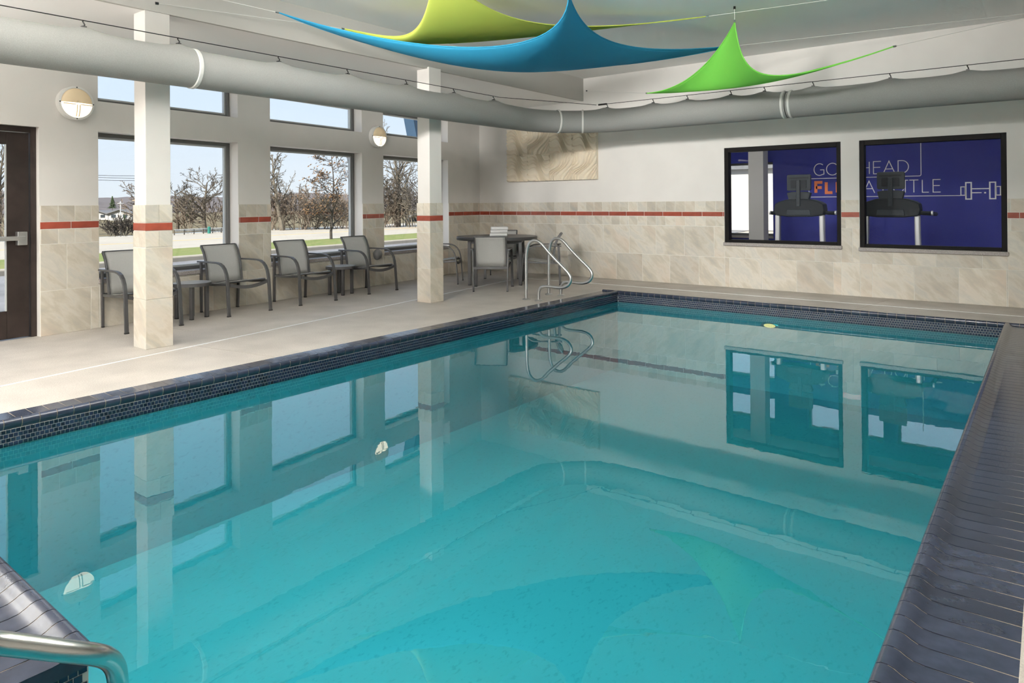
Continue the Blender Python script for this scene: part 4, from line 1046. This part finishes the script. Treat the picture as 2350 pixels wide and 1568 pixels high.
tree(760, 549, 347, 'young tree with brown leaves on the lawn in the middle window', 'bark_dark', 9, z=-.03, P=PYR, leaf=('leaf_brown', 1), name='brown_leaf_tree', rt=.017)
tree(913, 521, 285, 'large forked bare tree in the far window', 'bark_grey', 23, P=dict(WIDE, low=.12, ang=(34, 45, 42, 35), kids=(12, 7, 6, 0)), rt=.030)
tree(990, 524, 320, 'slender bare tree behind the far column', 'bark_dark', 31, P=WIDE, rt=.022)
tree(408, 530, 398, 'small bare tree beside the near column', 'bark', 41, P=WIDE, rt=.032)
tree(318, 512, 402, 'pale bare tree at the right of the first window pane', 'twig', 43, P=dict(WIDE, low=.1), rt=.022)
tree(-6, 545, 262, 'bare grey tree seen through the glass door', 'bark_grey', 51, P=dict(WIDE, low=.22, ang=(40, 42, 40, 35)), rt=.022)
tree(590, 525, 380, 'bare tree hidden partly by the first pier', 'bark', 55, P=WIDE, rt=.025)
tree(850, 523, 375, 'bare tree standing behind the second pier', 'bark', 57, P=WIDE, rt=.025)
SH = [(632, 528, 440, 'twig', 'bare twiggy thicket left of the tall tree'), (690, 527, 428, 'twig', 'tall bare thicket between the two trees of the middle window'), (730, 526, 445, 'bark', 'dense bare thicket behind the brown leaved tree'),
      (785, 525, 448, 'twig', 'bare thicket at the right of the middle window'), (890, 521, 425, 'twig', 'bare thicket at the left of the far window'), (948, 521, 418, 'bark_grey', 'bare thicket beside the steel pole'),
      (258, 541, 497, 'bark_dark', 'low dark hedge clump before the white house, left'), (283, 541, 494, 'bark_dark', 'low dark hedge clump before the white house, middle'), (304, 540, 498, 'bark_dark', 'low dark hedge clump beside the wooden pole'),
      (18, 548, 440, 'twig', 'brown thicket seen through the glass door'), (510, 531, 455, 'twig', 'thin bare thicket right of the wide oak'), (425, 531, 452, 'twig', 'thin bare thicket left of the wide oak')]
for i, (u, v, tp, bk, lab) in enumerate(SH): tree(u, v, tp, lab, bk, 100+i, P=dict(SHR, stems=16 if i < 6 else 9), name='bare_shrub', rt=.010)
def at(u, v, D_): return dep(u, v, D_)
def conifer(u, v, top, D_, label, w_):
    b = at(u, v, D_); H = (v-top)/F*D_; t = thing('conifer', label, 'tree', b); rg = random.Random(int(u)); mb = MB()
    MB().tube([(0, 0, -.3), (0, 0, H*.9)], [H*.02, H*.008], 6).build('trunk', 'bark', t)
    for j in range(14):
        z0 = H*(.05+.93*j/14); r0 = H*w_*(1-j/14.5)
        for q in range(11):
            a = q*2*math.pi/11+rg.random(); L_ = r0*rg.uniform(.7, 1.15); mb.tube([(0, 0, z0+H*.07), (L_*.5*math.cos(a), L_*.5*math.sin(a), z0+H*.045), (L_*math.cos(a), L_*math.sin(a), z0)], [H*.022, H*.026, H*.004], 4, cap=False)
    mb.build('foliage', 'conifer', t)
conifer(258, 480, 450, 150, 'green spruce rising behind the white house roof', .34); conifer(286, 510, 487, 120, 'small dark upright evergreen beside the white house', .16)
conifer(437, 505, 458, 100, 'dull green evergreen left of the wide oak trunk', .30)
def house(u0, u1, vb, ve, vr, D_, label, wm, rm):
    a, b = at(u0, vb, D_), at(u1, vb, D_); W_ = (b-a).length; hz = (vb-ve)/F*D_; hr_ = (vb-vr)/F*D_
    t = thing('house', label, 'house', (a+b)/2, math.atan2((b-a).y, (b-a).x))
    MB().prism([(-W_/2, 0), (W_/2, 0), (W_/2, hz), (0, hr_-.15), (-W_/2, hz)], 0, 9, 'y').build('wall', wm, t)
    rf = MB()
    for sx in (-1, 1): rf.prism([(sx*W_*.56, hz-.25), (0, hr_-.1), (0, hr_+.1), (sx*W_*.56, hz-.03)], -.5, 9.5, 'y')
    rf.build('roof', rm, t)
    for x_ in (-.28, .22): MB().box(W_*x_-.5, W_*x_+.5, -.04, .02, hz*.35, hz*.8).build('window', 'gym_panel', t)
house(249, 302, 506, 489, 481, 150, 'white gabled house beyond the hedge', 'siding', 'shingle')
house(205, 248, 505, 490, 484, 156, 'grey roofed white house at the left edge of the first window', 'siding', 'shingle')
house(940, 975, 522, 494, 490, 60, 'grey shed beside the steel pole in the far window', 'house_tan', 'shingle')
house(300, 330, 502, 490, 487, 170, 'small tan house behind the wooden pole', 'house_tan', 'shingle')
def pole(u, v, top, label, m, w_, z=ZG, arm=False):
    b = onz(u, v, z); D_ = (b-CP).dot(CD); H = (v-top)/F*D_; t = thing('utility_pole', label, 'pole', b)
    MB().tube([(0, 0, -.2), (0, 0, H)], [D_*w_, D_*w_*.8], 8).build('shaft', m, t, True)
    if arm: MB().box(-D_*.006, D_*.006, -.06, .06, H*.93, H*.95).build('crossarm', m, t)
    return t, H, D_
pole(311, 541, 455, 'wooden utility pole beside the first window pane', 'pole_wood', .0011, arm=True)
pole(277, 541, 462, 'pale slim pole before the white house', 'pole_steel', .0008, arm=True)
t, H, D_ = pole(932, 520, 398, 'pale steel street pole with a box sign in the far window', 'pole_steel', .0016)
MB().box(-D_*.006, D_*.001, -.1, .1, H*.62, H*.72).build('sign_box', 'pole_steel', t)
LN = ((401, 404), (405.5, 410), (412, 415)); UA, UB, DA_, DB_ = 172, 352, 70, 74
for u_, D_, kk, lab in ((UA, DA_, 0, 'tall wooden line pole hidden behind the pier by the door'), (UB, DB_, 1, 'tall wooden line pole hidden behind the near column')):
    tp_ = at(u_, 392, D_); b = Vector((tp_.x, tp_.y, -1.2)); t = thing('utility_pole', lab, 'pole', b)
    MB().tube([(0, 0, -.6), (0, 0, tp_.z+1.2)], [.14, .10], 8).build('shaft', 'pole_wood', t, True)
for i, (va, vb) in enumerate(LN):
    a, b = at(UA, va, DA_), at(UB, vb, DB_); m = MB().tube([a, (a+b)/2-Vector((0, 0, .04)), b], .022, 5)
    tag(m.build('power_line', 'cable'), ('uppermost', 'middle', 'lowest')[i]+' overhead power line crossing the first window', 'power line', 'overhead power lines')
fn = onz(400, 540, ZG); fe = onz(528, 533, ZG); fr_ = thing('rail_fence', 'thin rail fence in front of the wide oak', 'fence', fn); L_ = fe-fn; hF = (fn-CP).dot(CD)*12/F
for f_ in (.35, .75, 1.0): MB().tube([Vector((0, 0, hF*f_)), L_+Vector((0, 0, hF*f_))], .02, 5).build('rail', 'pole_steel', fr_)
for i in range(7): MB().tube([L_*(i/6)+Vector((0, 0, -.1)), L_*(i/6)+Vector((0, 0, hF))], .03, 6).build('post', 'bark', fr_)
hyp = onz(480, 536, ZG); hD = (hyp-CP).dot(CD); hy = thing('marker_post', 'short green roadside marker post under the oak', 'post', hyp)
MB().lathe([(.004*hD*.6, -.1), (.0035*hD*.6, .006*hD), (.004*hD*.6, .009*hD)], 10).build('body', 'hydrant_green', hy, True); MB().lathe([(.0035*hD*.6, .009*hD), (.0001, .0105*hD)], 10).build('cap', 'hydrant_green', hy, True)
cn = thing('canopy', 'dark blue canopy edge outside the far upper window', 'canopy', (0, 0, 0)); cn.matrix_world = MW @ Matrix.Translation((0, 0, 0))
MB().prism([(-.5, 3.5), (1.02, 3.5), (.78, 2.64), (-.5, 2.64)], -1.25, -1.0, 'y').build('fascia', 'canopy_blue', cn); MB().box(-.4, -.3, -1.1, -.29, 3.1, 3.3).build('bracket', 'canopy_blue', cn)
wh = thing('outbuilding', 'pale cream building outside the fitness room window', 'building', (-9.5, 36, ZG))
MB().box(-9, 9, 0, 8, 0, 3.2).build('wall', 'siding', wh); MB().box(-9.3, 9.3, -.3, 8.3, 3.2, 3.5).build('roof', 'shingle', wh)
